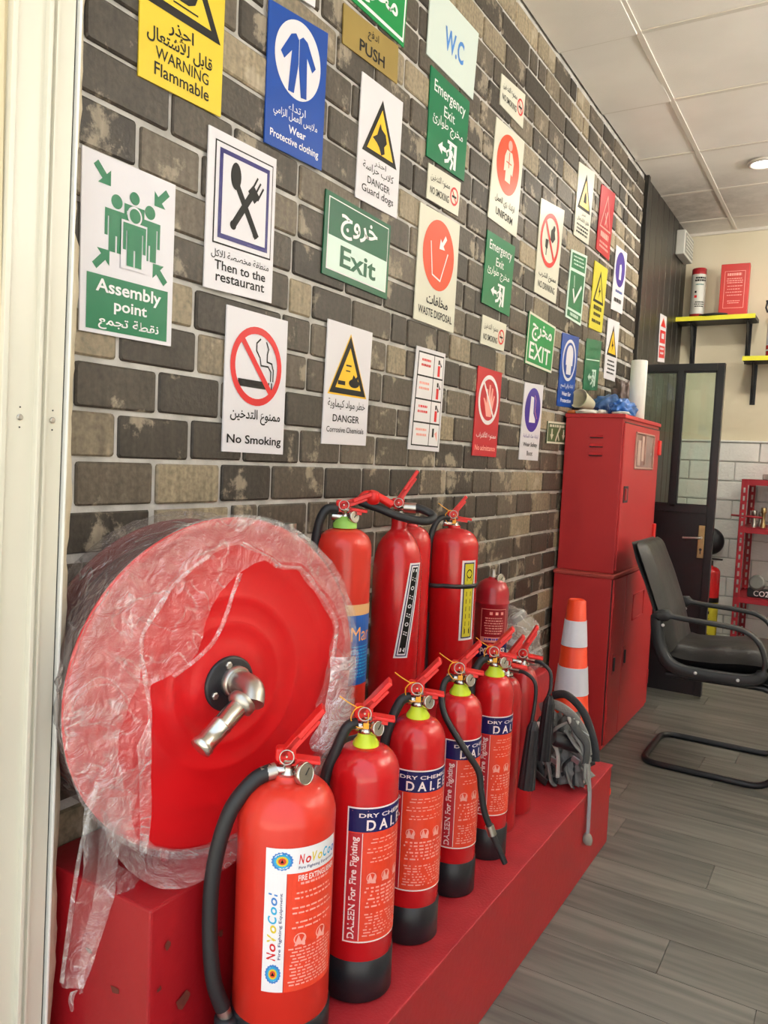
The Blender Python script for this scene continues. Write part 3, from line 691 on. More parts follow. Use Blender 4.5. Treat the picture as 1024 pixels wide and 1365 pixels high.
F = sign([(2.810,1.482),(3.009,1.491),(2.994,1.193),(2.790,1.194)], PAPER, 'white sign with violet disc and white safety boot, left of the red cabinet')
F.ell(.5, .50, .41, .42, VIO, 1, n=40); F.poly([(.36,.24),(.52,.26),(.54,.56),(.66,.68),(.66,.74),(.34,.74)], WHT, 2); F.line([(.56,.22),(.64,.32),(.62,.52),(.74,.66)], .015, LPNK, 2)
F.text('ارتداء حذاء السلامة', .12, .96, .90, 1.05, VIO); F.text('Wear Safety', .14, 1.12, .88, 1.22, SBLK, bold=.008); F.text('Boot', .36, 1.28, .66, 1.37, SBLK, bold=.008); F.done()

F = sign([(1.968,1.496),(2.147,1.497),(2.135,1.202),(1.943,1.204)], PAPER, 'white four row instruction chart with red text and small extinguisher drawings')
F.rect(.07,.06,.95,1.52, SBLK, 1, 'table_lines')
for r_ in range(4):
    y0 = .085+.36*r_; F.rect(.09,y0,.60,y0+.335, WHT, 2, 'cell'); F.rect(.62,y0,.93,y0+.335, WHT, 2, 'cell')
    F.scribble(.16, y0+.08, .54, y0+.24, 2, LPNK if r_ % 2 else SRED, 3, h=.45, seed=r_)
    if r_ < 3: F.rect(.74,y0+.14,.82,y0+.31, SRED, 3, 'pictogram'); F.rect(.75,y0+.05,.80,y0+.12, SBLK, 3, 'pictogram'); F.poly([(.80,y0+.06),(.88,y0+.14),(.84,y0+.16)], SBLK, 3)
    else: F.rect(.70,y0+.06,.76,y0+.20, SBLK, 3, 'pictogram'); F.poly([(.78,y0+.14),(.86,y0+.10),(.88,y0+.26)], LPNK, 3)
F.done()

F = sign([(3.199,1.727),(3.422,1.741),(3.389,1.432),(3.179,1.424)], BLU, 'blue wear ear protection sign above the corner of the red cabinet')
F.ell(.5, .50, .40, .41, PAPER, 1); F.ell(.5, .50, .34, .35, BLU, 2); F.ell(.5, .40, .20, .20, PAPER, 3); F.rect(.36,.42,.64,.78, PAPER, 3, 'pictogram'); F.rect(.30,.40,.36,.60, PAPER, 3, 'pictogram'); F.rect(.64,.40,.70,.60, PAPER, 3, 'pictogram')
F.text('ارتداء واقي السمع', .12, .96, .88, 1.07, WHT); F.text('Wear Ear', .22, 1.12, .78, 1.20, WHT, bold=.010); F.text('Protection', .18, 1.25, .82, 1.33, WHT, bold=.008); F.done()

F = sign([(3.531,1.754),(3.766,1.776),(3.740,1.541),(3.518,1.524)], GRNF, 'dark green see-through exit sign above the cream cup on the cabinet')
F.text('Emergency', .14, .12, .86, .26, GRN); F.text('Exit', .36, .30, .64, .42, GRN); F.rect(.05,.40,.95,.42, MINT, 1); runman(F, .24, .60, .78, .95, MINT); F.done()

F = sign([(3.279,2.442),(3.497,2.467),(3.469,2.149),(3.264,2.140)], CREAMB, 'white sign with yellow flammable triangle, highest on the wall near the dark boards')
tri(F, .5, .14, .88, .42, .06, SBLK, SYEL); F.poly([(.42,.72),(.46,.56),(.52,.48),(.58,.60),(.60,.72)], SBLK, 3)
F.text('احذر', .38, .92, .64, 1.00, SBLK); F.text('قابل للأشتعال', .12, 1.02, .88, 1.13, SBLK); F.scribble(.1, 1.18, .9, 1.40, 3, SBLK, h=.5, seed=4); F.done()

F = sign([(3.610,2.455),(3.834,2.479),(3.796,2.158),(3.585,2.161)], SRDB, 'dark red danger sign with pale outlined triangle above the yellow sign')
tri(F, .5, .14, .88, .40, .03, LPNK, SRDB); F.line([(.44,.78),(.56,.50)], .05, LPNK, 3); F.line([(.40,.55),(.60,.80)], .03, LPNK, 3)
F.scribble(.16, .95, .88, 1.10, 1, LPNK, h=.8, seed=5); F.scribble(.12, 1.16, .88, 1.34, 2, LPNK, h=.5, seed=6); F.done()

F = sign([(3.247,2.078),(3.464,2.100),(3.431,1.792),(3.221,1.796)], MINT, 'tall green and white sign with a white tick, under the flammable sign')
F.rect(.07,.05,.93,.36, GRN); F.rect(.07,.42,.93,1.16, GRN); F.rect(.07,1.21,.93,1.34, GRN)
F.scribble(.14, .10, .86, .32, 3, MINT, 2, h=.4, seed=8); F.line([(.30,.78),(.42,1.0),(.78,.66)], .07, WHT, 2); F.scribble(.2, 1.24, .8, 1.32, 1, MINT, 2, h=.8, seed=9); F.line([(.3,.5),(.34,.72)], .03, MINT, 2); F.done()

F = sign([(3.581,2.110),(3.788,2.116),(3.754,1.812),(3.550,1.806)], YEL2, 'yellow electrical danger sign right of the green tick sign')
tri(F, .5, .14, .88, .40, .06, SBLK, YEL2); F.poly([(.52,.44),(.44,.64),(.52,.62),(.44,.80),(.60,.56),(.52,.58)], SBLK, 3)
F.scribble(.16, .94, .86, 1.06, 1, SBLK, h=.8, seed=11); F.scribble(.2, 1.10, .8, 1.20, 1, SBLK, h=.7, seed=12); F.scribble(.12, 1.26, .88, 1.36, 1, SBLK, h=.7, seed=13); F.done()

F = sign([(3.911,2.261),(4.113,2.268),(4.092,1.960),(3.882,1.950)], PAPER, 'narrow looking white sign with dark blue disc, last before the dark boards')
F.ell(.5, .50, .41, .42, VIO, 1); F.poly([(.42,.40),(.54,.36),(.60,.46),(.60,.74),(.42,.74)], WHT, 2); F.scribble(.18, 1.0, .82, 1.1, 1, BLU, h=.6, seed=15); F.scribble(.14, 1.20, .86, 1.32, 1, SBLK, h=.8, seed=16); F.done()

F = sign([(3.849,1.901),(4.055,1.911),(4.042,1.614),(3.836,1.611)], PAPER, 'white sign with yellow triangle, lowest near the dark boards above the blue bag')
tri(F, .5, .12, .86, .42, .06, SBLK, SYEL); F.poly([(.50,.42),(.42,.64),(.50,.62),(.44,.78),(.60,.56),(.52,.58)], SBLK, 3); F.scribble(.16, .96, .84, 1.34, 4, SBLK, h=.4, seed=17); F.done()

F = sign([(3.085,1.356),(3.337,1.363),(3.335,1.271),(3.081,1.267)], mat('olive_green_sign', '#3c5a34', .4, 0, .1), 'small dark green framed sign with arrows beside the red cabinet')
for q in ((0,0,1,.03),(0,.33,1,.36),(0,0,.025,.36),(.975,0,1,.36)): F.rect(*q, CREAMB, 1, 'border')
for x in (.22, .80): F.poly([(x,.30),(x-.08,.21),(x-.03,.21),(x-.03,.12),(x+.03,.12),(x+.03,.21),(x+.08,.21)], CREAMB)
F.line([(.60,.10),(.50,.20),(.42,.31)], .05, CREAMB); F.line([(.50,.18),(.58,.30)], .035, CREAMB); F.scribble(.08,.05,.92,.10,1,CREAMB,h=.8,seed=21); F.done()

F = sign([(1.329,2.32),(1.443,2.322),(1.437,2.150),(1.323,2.137)], PAPER, 'tip of a white sign at the top edge, right of the blue clothing sign'); F.scribble(.2,.3,.8,1.2,5,SBLK,h=.5,seed=30); F.done()

# ================================================================ RED STEPPED STAND
PLZ, TIZ = .25, .507
st = thing('display_step', 'tall red painted step along the wall, carrying the hose reel and back row', 'step', (.25, .78, 0))
def rel(o_, x0, x1, y0, y1, z0, z1, c): return MB().box(x0-o_[0], x1-o_[0], y0-o_[1], y1-o_[1], z0, z1, c)
so = (.25, .78)
rel(so, .004, .270, .782, 2.50, 0, TIZ, .004).build('step_box', REDW, st)
st2 = thing('display_step', 'low red painted step with worn top, carrying the front row of extinguishers', 'step', (.25, .78, 0))
rel(so, .272, .500, .782, 2.462, 0, PLZ-.006, .002).build('step_box', REDW, st2)
rel(so, .272, .503, .782, 2.465, PLZ-.006, PLZ, .002).build('tread', mat('worn_red_tread', (.36, .016, .024), .5, 0, .35, 14, bump=.6, bscale=180), st2)
rustm = mat('chipped_paint', (.13, .022, .012), .8, 0, .5, 60)
R = random.Random(4); ch = MB()
for (y, z, r_) in ((.815,.44,.007),(.85,.335,.013),(.83,.30,.008),(.93,.40,.006),(.80,.38,.005)):
    P = [(y+r_*(.6+.7*R.random())*math.cos(a), z+r_*(.5+.8*R.random())*math.sin(a)) for a in [2*PI*i/11 for i in range(11)]]
    ch.add([(.2728-so[0], p[0]-so[1], p[1]) for p in P], [tuple(range(11))])
for (x, z, r_) in ((.20,.36,.010),(.14,.40,.006)):
    P = [(x+r_*1.3*(.6+.7*R.random())*math.cos(a), z+r_*.6*(.5+.8*R.random())*math.sin(a)) for a in [2*PI*i/11 for i in range(11)]]
    ch.add([(p[0]-so[0], .7812-so[1], p[1]) for p in P], [tuple(range(11))])
co = ch.build('paint_chip', rustm, st); co['kind'] = 'stuff'

# ================================================================ FIRE EXTINGUISHERS
def view_angle(x, y): return math.atan2(CAM.y-y, CAM.x-x)+PI/2      # local -Y then faces the doorway

def cyl_map(r, a0, z0, s):
    """card (u right, v down), s metres per unit -> skin of the cylinder; a0 = left edge angle from local -Y"""
    def fn(u, v, d):
        a = -PI/2+a0+u*s/r; rr = r+.0007+d
        return (rr*math.cos(a), rr*math.sin(a), z0-v*s)
    return fn

def body_profile(r, h, dome, neck=.016, n=8):
    pr = [(r*.9, .0), (r, .008), (r, h-dome)]
    for i in range(1, n+1):
        a = PI/2*i/n; pr.append((neck+(r-neck)*math.cos(a)**.9 if i < n else neck, h-dome+dome*math.sin(a)*.86))
    pr.append((neck, h)); return pr

def lever_parts(t, z, kind=0, ang=48, red=None, side=1, L=.076):
    """operating head: chrome valve, red levers; grows to local +X (right)"""
    red = red or REDL
    z -= .018; v = MB(); v.lathe([(.011, z+.012), (.0155, z+.014), (.0155, z+.020), (.011, z+.024), (.011, z+.036), (.014, z+.038), (.014, z+.044)], 18)
    v.lathe([(.009, 0), (.009, .024), (.0075, .026)], 12, TM((-.006, 0, z+.024), (-1, -.15, .05)))
    v.build('valve', CHR, t)
    # carrying handle: folded strip, below
    def strip(p0, p1, w, th, M=None):
        p0, p1 = Vector(p0), Vector(p1); d = (p1-p0); Ln = d.length; d.normalize()
        m_ = MB(); m_.T = Matrix.Translation(p0) @ Matrix(((d.x, 0, -d.z), (0, 1, 0), (d.z, 0, d.x))).to_4x4()
        m_.box(0, Ln*.45, -w/2, w/2, -th/2, th/2, .0015); m_.box(Ln*.40, Ln*.98, -w*.62, w*.62, -th/2, th/2, .0018)
        m_.box(0, Ln*.8, -w/2, -w/2+.0025, -.010, th/2, .0008); m_.box(0, Ln*.8, w/2-.0025, w/2, -.010, th/2, .0008)
        return m_
    strip((-.014, 0, z+.046), (.050*side, .004, z+.038), .020, .006).build('carry_handle', red, t)
    a = math.radians(ang)
    strip((-.012, 0, z+.050), (-.012+L*math.cos(a)*side, .006, z+.050+L*math.sin(a)), .028, .009).build('lever', red, t)
    k = MB(); k.box(-.022, .010, -.0125, .0125, z+.040, z+.062, .005); k.build('lever_bracket', red, t)
    pn = MB(); pn.tube([(-.004, -.020, z+.052), (-.004, .018, z+.052)], .0016, 8)
    pn.tube([(-.004+.011*math.cos(q), -.022+.002*math.sin(q), z+.052+.011*math.sin(q)) for q in [2*PI*i/18 for i in range(18)]], .0011, 6, closed=True)
    pn.build('safety_pin', STL, t)

def gauge_part(t, z, off=(.020, -.016), r=.0135):
    c = Vector((off[0], off[1], z+.008)); d = Vector((.72, -.66, .18)).normalized()
    g = MB().lathe([(r*.7, -.012), (r, -.009), (r, .001), (r*.9, .003), (r*.86, .0015)], 26, TM(c, d)).build('gauge', CHR, t)
    MB().lathe([(r*.86, .0008), (r*.1, .0012)], 24, TM(c, d)).build('dial', mat('dial_face', '#7d6f68', .3, 0, .6, 180), g)
    n_ = MB(); n_.T = TM(c, d); n_.box(-.0007, .0007, -.002, r*.6, .0014, .002); n_.build('needle', BLK, g)

def hose_part(t, pts, r=.0095, nozzle=None, mt=None):
    h = MB().tube(smooth_path(pts, 7), r, 12).build('hose', mt or BLK, t)
    return h

def tie_part(t, z, seed=0):
    R = random.Random(seed); P = [(-.012+.015*math.cos(q)+R.uniform(-.001, .001), -.016+.004*math.sin(q*2), z+.026+.019*math.sin(q)) for q in [2*PI*i/16 for i in range(16)]]
    m_ = MB(); m_.tube(P, .0011, 6, closed=True)
    m_.tube(smooth_path([(-.018, -.018, z+.044), (-.034, -.022, z+.054), (-.048, -.024, z+.064)], 4), .0010, 6)
    m_.box(-.006, .004, -.0225, -.0195, z+.008, z+.018, .001)
    m_.build('seal_tie', TIE, t)

def dry_label(r, a0, z0, t, hgt=.235, wid=.118):
    s = wid; H = hgt/wid; F = Flat(H); fn = cyl_map(r, a0, z0, s); E = 1.30
    F.rect(0, 0, E, H, LWHT, 1, 'label_border', nx=22); F.rect(.022, .022, E-.022, H-.022, LRED, 2, 'label_panel', nx=22)
    F.rect(.022, .022, E-.022, .36, NAVL, 3, 'label_band', nx=22)
    F.rect(.03, .375, .235, H-.035, LDRK, 3, 'label_column', nx=5); F.rect(.225, .375, .235, H-.035, LWHT, 4, 'label_rule')
    F.text('DRY CHEMICAL', .17, .085, 1.22, .145, LWHT, 4, bold=.010); F.rect(.07, .045, .30, .055, LPNK, 4, 'fine_print')
    F.text('D A L E E N', .28, .18, 1.26, .335, LWHT, 4, bold=.022)
    F.text('DALEEN For Fire Fighting', .065, .43, .195, H-.06, LWHT, 4, bold=.016, up=True)
    for k in range(3): F.scribble(.30, .46+.14*k, 1.2, .56+.14*k, 2, LPNK, 4, h=.30, seed=k)
    for k in range(4):
        x = .31+.23*k; F.ring(x+.075, 1.03, .075, .012, LPNK, 4, n=14); F.poly([(x+.01,1.11),(x+.05,.96),(x+.09,1.06),(x+.13,.97),(x+.14,1.12)], LPNK, 5)
    F.scribble(.28, 1.17, 1.22, 1.50, 6, LPNK, 4, h=.45, seed=7); F.scribble(.28, 1.56, 1.22, H-.07, 8, LPNK, 4, h=.42, seed=8)
    F.bend(fn, t, .00012)

def dry_powder(x, y, r, a0, label, seed, hose_pts=None, name='fire_extinguisher', lev=48, collar=LIME, grp='dry powder extinguishers in the front row'):
    H = .437; t = thing(name, label, 'fire extinguisher', (x, y, PLZ), view_angle(x, y), grp)
    MB().lathe(body_profile(r, H, .055), 40).build('cylinder', RED, t)
    MB().lathe([(r*.97, 0), (r+.0022, .003), (r+.0022, .072), (r-.001, .075)], 40).build('base_ring', BLKP, t)
    MB().lathe([(.023, H-.012), (.023, H-.004), (.016, H+.006), (.013, H+.016)], 24).build('neck_collar', collar, t)
    z = H+.018
    lever_parts(t, z, ang=lev); gauge_part(t, z); tie_part(t, z, seed)
    h = hose_part(t, r=.0095 if not hose_pts else .0068, pts=hose_pts or [(-.018, -.004, z+.012), (-.034, -.012, z+.006), (-.050, -.018, z-.03), (-r-.006, -.022, z-.08), (-r-.011, -.020, .28), (-r-.010, -.014, .12), (-r-.008, -.010, .085)])
    if not hose_pts:
        MB().tube([(-r-.008, -.010, .105), (-r-.008, -.010, .09)], .0115, 12).build('hose_ferrule', STL, t)
        MB().lathe([(.011, .04), (.012, .065), (.009, .095)], 14, Matrix.Translation((-r-.008, -.010, 0))).build('nozzle', BLK, t)
    dry_label(r, math.radians(a0), .343, t)
    return t

dry_powder(.400, 1.143, .061, -24, 'red dry chemical extinguisher, second from the doorway in the front row', 1)
dry_powder(.400, 1.332, .056, -50, 'red dry chemical extinguisher in the front row, third from the doorway', 2)
t4 = dry_powder(.398, 1.525, .050, -30, 'red dry chemical extinguisher with yellow tag, fourth in the front row', 3,
    hose_pts=[(-.018, -.004, .466), (-.036, -.02, .45), (-.032, -.048, .40), (.012, -.064, .335), (.046, -.058, .285), (.054, -.058, .245), (.063, -.058, .20), (.076, -.058, .168)])
MB().tube([(.075, -.058, .170), (.083, -.058, .150)], .0095, 12).build('hose_ferrule', STL, t4)
MB().tube([(.083, -.058, .151), (.112, -.058, .092)], [.0075, .006], 12).build('nozzle', BLK, t4)
dry_powder(.398, 1.713, .047, -36, 'red dry chemical extinguisher, fifth from the doorway, beside the gas cylinders', 4)

# --- nearest extinguisher (novelty label, big hose)
r = .077; H = .424; t = thing('fire_extinguisher', 'nearest, faded red extinguisher with white rainbow lettered label and thick black hose', 'fire extinguisher', (.362, .976, PLZ), view_angle(.362, .976))
MB().lathe(body_profile(r, H, .062, .024), 48).build('cylinder', RED1, t)
MB().lathe([(r*.96, 0), (r+.0025, .003), (r+.0025, .052), (r-.001, .056)], 48).build('base_ring', BLKP, t)
z = H-.002; lever_parts(t, z, ang=50, L=.100); gauge_part(t, z, (.026, -.022), .018)
hs = [(-.026, -.006, z+.006), (-.055, -.018, z-.006), (-.088, -.030, z-.05), (-.108, -.036, z-.13), (-.112, -.038, z-.22), (-.104, -.038, z-.31), (-.088, -.036, z-.36)]
h = hose_part(t, hs, .0125)
MB().tube([(-.020, -.005, z+.007), (-.042, -.012, z+.002)], .0125, 12).build('hose_fitting', STL, t)
MB().tube([(-.089, -.036, z-.356), (-.083, -.036, z-.376)], .0115, 14).build('hose_ferrule', STL, t)
MB().lathe([(.014, 0), (.020, -.002), (.020, -.010), (.014, -.014), (.013, -.035), (.010, -.05)], 18, Matrix.Translation((-.081, -.036, z-.372))).build('nozzle', BLK, t)
F = Flat(1.95); s = .125; fn = cyl_map(r, math.radians(-22), .338, s)
F.rect(0, 0, 1, .34, WHT, 1, 'label_header', nx=16); F.rect(0, .34, .26, 1.95, WHT, 1, 'label_column', nx=5)
F.rect(.27, .34, 1, 1.95, LRED, 1, 'label_panel', nx=14)
def burst(cx, cy, q):
    for rr, mm in ((.135, WCB), (.105, CYAN), (.075, YEL), (.05, SORG)):
        F.poly([(cx+rr*q[0]*(1 if i % 2 else .9)*math.cos(2*PI*i/36), cy+rr*q[1]*(1 if i % 2 else .9)*math.sin(2*PI*i/36)) for i in range(36)], mm, 2 if rr > .13 else 3 if rr > .1 else 4 if rr > .07 else 5, 'emblem')
    F.poly([(cx-.02, cy+.02), (cx, cy-.03), (cx+.02, cy+.02)], SBLK, 7, 'emblem')
burst(.20, .17, (1, .95)); burst(.135, 1.70, (.72, 1))
cols = [SRED, SRED, YEL, YEL, CYAN, CYAN, WCB, WCB]
for i, chs in enumerate('NoVoCool'):
    x = .40+.085*i; F.text(chs, x, .09 if chs in 'NVCl' else .13, x+(.03 if chs == 'l' else .07), .22, cols[i], 2, bold=.02, shear=.2)
    y = 1.52-.125*i; F.text(chs, .05 if chs in 'NVCl' else .085, y-(.045 if chs == 'l' else .11), .16, y, cols[i], 2, bold=.02, shear=.2, up=True)
F.text('Fire Fighting Equipment', .40, .25, .96, .30, NAVY, 2); F.text('Fire Fighting Equipment', .185, .60, .23, 1.5, NAVY, 2, up=True)
F.text('FIRE EXTINGUISHER', .40, .37, .98, .45, LWHT, 2, bold=.012); F.scribble(.42, .47, .9, .52, 1, LPNK, 2, h=.6, seed=3)
for k in range(3): F.scribble(.33, .60+.2*k, .95, .74+.2*k, 2, LPNK, 2, h=.32, seed=20+k)
for x in (.38, .68): F.ring(x+.07, 1.24, .08, .014, LPNK, 2, n=16); F.poly([(x,1.33),(x+.05,1.18),(x+.09,1.28),(x+.13,1.2),(x+.14,1.34)], LPNK, 3)
F.scribble(.31, 1.36, .97, 1.90, 12, LPNK, 2, h=.42, seed=31); F.bend(lambda u, v, d: fn(u, v*.92, d), t, .00015)

# --- CO2 cylinders with horns at the far end of the front row
def co2(x, y, r, H, label, horn, z0=PLZ, lev=55, hose=None, grp=None):
    t = thing('gas_extinguisher', label, 'fire extinguisher', (x, y, z0), view_angle(x, y), grp)
    MB().lathe(body_profile(r, H, .075, .014), 36).build('cylinder', mat('dark_red_enamel', (.42, .01, .014), .3, 0, .12, 6, coat=.3), t)
    lever_parts(t, H-.004, ang=lev, L=.085)
    if horn:
        z = H+.002
        MB().tube(smooth_path([(.02, -.01, z+.008), (.045, -.02, z+.006), (.068, -.030, z-.012), (.072, -.034, z-.05), (.066, -.038, horn+.165)], 7), .0048, 10).build('discharge_hose', BLK, t)
        MB().tube([(.008, -.004, z+.008), (.030, -.013, z+.008)], .0075, 12).build('hose_fitting', CHR, t)
        h = MB(); n = 24; ph = [(.007, .17), (.012, .158), (.0145, .15), (.0205, .0), (.018, .0)]; vs = []
        Mx = Matrix.Translation((.062, -.040, horn)) @ Matrix.Rotation(.05, 4, 'Y')
        for rr, zz in ph:
            for k in range(n): q = rr*(1+(.07 if k % 2 else -.03)); vs.append(Mx @ Vector((q*math.cos(2*PI*k/n), q*math.sin(2*PI*k/n), zz)))
        h.add(vs, [(i*n+k, i*n+(k+1) % n, (i+1)*n+(k+1) % n, (i+1)*n+k) for i in range(len(ph)-1) for k in range(n)]+[tuple(range(n))]+[tuple(range(4*n, 5*n))])
        h.build('horn', BLKP, t)
    return t
co2(.375, 1.852, .040, .40, 'dark red gas extinguisher with ribbed black horn, nearer of the two gas cylinders', .125)
co2(.372, 1.975, .040, .40, 'dark red gas extinguisher with black horn, last in the front row beside the grey harness', .16, lev=60)

# --- back row on the upper step
r = .062; H = .515; bx, by = .12, 1.468
t = thing('fire_extinguisher', 'red extinguisher with blue and orange label, leftmost of the back row beside the hose reel', 'fire extinguisher', (bx, by, TIZ), view_angle(bx, by))
MB().lathe(body_profile(r, H, .05), 40).build('cylinder', RED1, t)
MB().lathe([(r*.97, 0), (r+.002, .003), (r+.002, .05), (r-.001, .053)], 40).build('base_ring', BLKP, t)
MB().lathe([(.027, H-.006), (.027, H+.004), (.018, H+.014), (.013, H+.02)], 24).build('neck_collar', GRN2, t)
lever_parts(t, H+.012, ang=22); gauge_part(t, H+.012)
hose_part(t, [(-.018, -.004, H+.036), (-.042, -.010, H+.034), (-.058, -.014, H+.0), (-r-.006, -.016, H-.08), (-r-.011, -.014, H-.2), (-r-.010, -.012, .10)], .0105)
F = Flat(1.55); s = .12; fn = cyl_map(r, math.radians(-20), .345, s)
F.rect(0, 0, 1, .20, mat('label_buff', '#e3b07a', .4, 0, .05), 1, 'label_strip', nx=14); F.rect(0, .20, 1, 1.5, mat('label_blue', '#1556a8', .35, 0, .05), 1, 'label_panel', nx=14)
F.text('Mar', .38, .42, .86, .68, mat('label_orange', '#ffab4d', .4, 0, .02), 2, bold=.008)
F.rect(.0, .84, .26, 1.3, LWHT, 2, 'label_patch', nx=4); F.rect(.03, .9, .14, 1.02, SRED, 3, 'pictogram'); F.rect(.03, 1.1, .14, 1.22, SRED, 3, 'pictogram')
F.scribble(.34, .84, .9, 1.40, 9, CYAN, 2, h=.35, seed=5); F.rect(0, .78, 1, .795, CYAN, 2, 'label_rule', nx=14); F.bend(fn, t, .00015)

def strip_label(t, r, a0, z0, wd, hg, board, word, up=True, tilt=0.0):
    F = Flat(hg/wd); H_ = hg/wd; base = cyl_map(r, a0, z0, wd)
    fn = lambda u, v, d: base(u-tilt*v/H_, v, d)
    F.rect(0, 0, 1, H_, WHT, 1, 'label_border', nx=6, ny=6); F.rect(.12, .12, .88, H_-.12, NAVL, 2, 'label_rule', nx=6, ny=6); F.rect(.19, .19, .81, H_-.19, board, 3, 'label_panel', nx=6, ny=6)
    if board is WHT:
        F.rect(.28, .30, .74, H_-.30, SBLK, 4, 'label_column', nx=4, ny=6); [F.ring(.51, 1.1+.62*i_, .14, .06, WHT, 5, n=10) if i_ % 2 else F.line([(.38, .98+.62*i_), (.64, 1.06+.62*i_), (.38, 1.14+.62*i_), (.64, 1.24+.62*i_)], .06, WHT, 5) for i_ in range(7)]; F.rect(.34,.40,.68,.62, WHT, 5, 'pictogram'); F.rect(.34,H_-.7,.68,H_-.42, WHT, 5, 'pictogram')
    else:
        F.ell(.5, .75, .2, .26, SBLK, 4, n=16); F.rect(.34, .95, .66, 1.15, SBLK, 4, 'pictogram'); F.rect(.26,1.28,.74,1.31,SBLK,4,'label_rule')
        n_ = 6
        for i in range(n_): F.rect(.34, 1.75+i*.42, .66, 1.75+i*.42+.26, SBLK, 4, 'pictogram')
        F.rect(.30, H_-.75, .70, H_-.35, SBLK, 4, 'pictogram')
    F.bend(fn, t, .00015)

# tall gas cylinder with tapered shoulder and arching hose
bx, by, r, H = .12, 1.713, .062, .515
t = thing('gas_extinguisher', 'tall red gas cylinder with narrow neck and arching black hose, in the back row', 'fire extinguisher', (bx, by, TIZ), view_angle(bx, by))
MB().lathe([(r*.9, 0), (r, .01), (r, .385), (r*.985, .405), (r*.93, .43), (r*.83, .452), (r*.68, .470), (r*.48, .484), (.021, .492), (.020, .500), (.020, .530)], 40).build('cylinder', RED, t)
lever_parts(t, .526, ang=58, L=.10)
MB().tube(smooth_path([(.022, 0, .548), (.05, -.006, .547), (.078, -.01, .535), (.082, -.02, .525), (.06, -.034, .518), (.0, -.048, .528), (-.05, -.052, .545), (-.10, -.05, .560)], 8), .0105, 12).build('hose', BLK, t)
MB().tube([(.010, 0, .548), (.040, -.003, .548)], .013, 14).build('hose_fitting', STL, t)
hh_ = MB(); hh_.tube(smooth_path([(-.10, -.05, .560), (-.085, -.052, .578), (-.055, -.05, .574), (-.02, -.045, .555)], 5), [.010]*16, 10)
hh_.lathe([(.011, -.02), (.017, -.014), (.019, .0), (.012, .012)], 16, TM((-.066, -.054, .575), (.3, -.2, 1))); hh_.build('red_nozzle_grip', REDL, t)
strip_label(t, r, math.radians(30), .415, .036, .235, WHT, 'CAUTION', tilt=.9)

# extinguisher with vertical horn strapped to it
bx, by, r, H = .12, 2.03, .072, .487
t = thing('fire_extinguisher', 'red extinguisher with black hose strapped down its side and yellow strip label, back row', 'fire extinguisher', (bx, by, TIZ), view_angle(bx, by))
MB().lathe(body_profile(r, H, .06, .018), 40).build('cylinder', RED, t)
lever_parts(t, H-.002, ang=52, L=.07); tie_part(t, H-.002, 9)
hose_part(t, [(-.016, -.004, H+.022), (-.045, -.02, H+.016), (-.064, -.04, H-.03), (-.069, -.046, H-.12), (-.070, -.046, .25), (-.070, -.046, .12)], .0085)
MB().tube([(-.070, -.046, .24), (-.070, -.046, .02)], [.012, .016], 14).build('nozzle', BLK, t)
sm = MB(); n = 40; vs = []
for k in range(n):
    a = 2*PI*k/n; q = Vector((math.cos(a), math.sin(a), 0))
    rr = r+.002
    if q.x < -.4 and q.y < .1: rr = r+.002+.022*max(0, math.cos((a-math.radians(213))*1.6))
    vs += [q*rr+Vector((0, 0, .316)), q*rr+Vector((0, 0, .328)), q*(rr-.0015)+Vector((0, 0, .328)), q*(rr-.0015)+Vector((0, 0, .316))]
fs = []
for k in range(n):
    j = (k+1) % n
    for q in range(4): fs.append((4*k+q, 4*k+(q+1) % 4, 4*j+(q+1) % 4, 4*j+q))
sm.add(vs, fs, True).build('strap', BLK, t)
strip_label(t, r, math.radians(22), .395, .050, .225, YEL2, '')

# small extinguisher
bx, by, r, H = .15, 2.262, .052, .305
t = thing('fire_extinguisher', 'small dark red extinguisher with fine printed panel, rightmost of the back row', 'fire extinguisher', (bx, by, TIZ), view_angle(bx, by))
MB().lathe([(r*.96, 0), (r, .006), (r, .235), (r+.002, .238), (r+.002, .243), (r, .246), (r, .268), (r*.94, .284), (r*.78, .300), (r*.5, .310), (.014, .314), (.014, .318)], 36).build('cylinder', mat('deep_red_enamel', (.40, .01, .022), .32, 0, .1, 6, coat=.3), t)
v_ = MB(); v_.lathe([(.010, .306), (.012, .31), (.012, .32), (.007, .324), (.007, .34)], 16); v_.build('valve', STL, t); gauge_part(t, .305, (.024, -.01), .017)
F = Flat(1.5); s = .088; fn = cyl_map(r, math.radians(-34), .225, s)
F.rect(0, 0, .94, .02, LPNK, 1, 'label_rule', nx=12); F.rect(0, 0, .02, 1.1, LPNK, 1, 'label_rule'); F.rect(.92, 0, .94, 1.1, LPNK, 1, 'label_rule')
for i in range(3): F.rect(.30+.2*i, .10, .40+.2*i, .20, LPNK, 2, 'pictogram')
F.scribble(.12, .30, .84, .92, 7, LPNK, 2, h=.4, seed=44); F.rect(0, .98, .94, 1.16, LPNK, 2, 'label_strip', nx=12); F.scribble(.08, 1.02, .86, 1.12, 1, VIO, 3, h=.7, seed=2)
F.rect(-.5, 1.25, 1.6, 1.75, NAVL, 2, 'label_band', nx=24); F.text('POWDER', .02, 1.36, 1.0, 1.62, LWHT, 3, bold=.02); F.bend(fn, t, .00015)

# two more cylinders half hidden against the wall
for (x, y, r, H, lab) in ((.062, 1.345, .052, .50, 'red cylinder almost hidden between hose reel and back row'), (.062, 1.885, .054, .495, 'red cylinder half hidden behind the strapped extinguisher')):
    t = thing('fire_extinguisher', lab, 'fire extinguisher', (x, y, TIZ), view_angle(x, y))
    MB().lathe(body_profile(r, H, .06), 32).build('cylinder', RED, t)
    MB().lathe([(.010, H-.002), (.013, H+.004), (.013, H+.02)], 14).build('valve', STL, t)

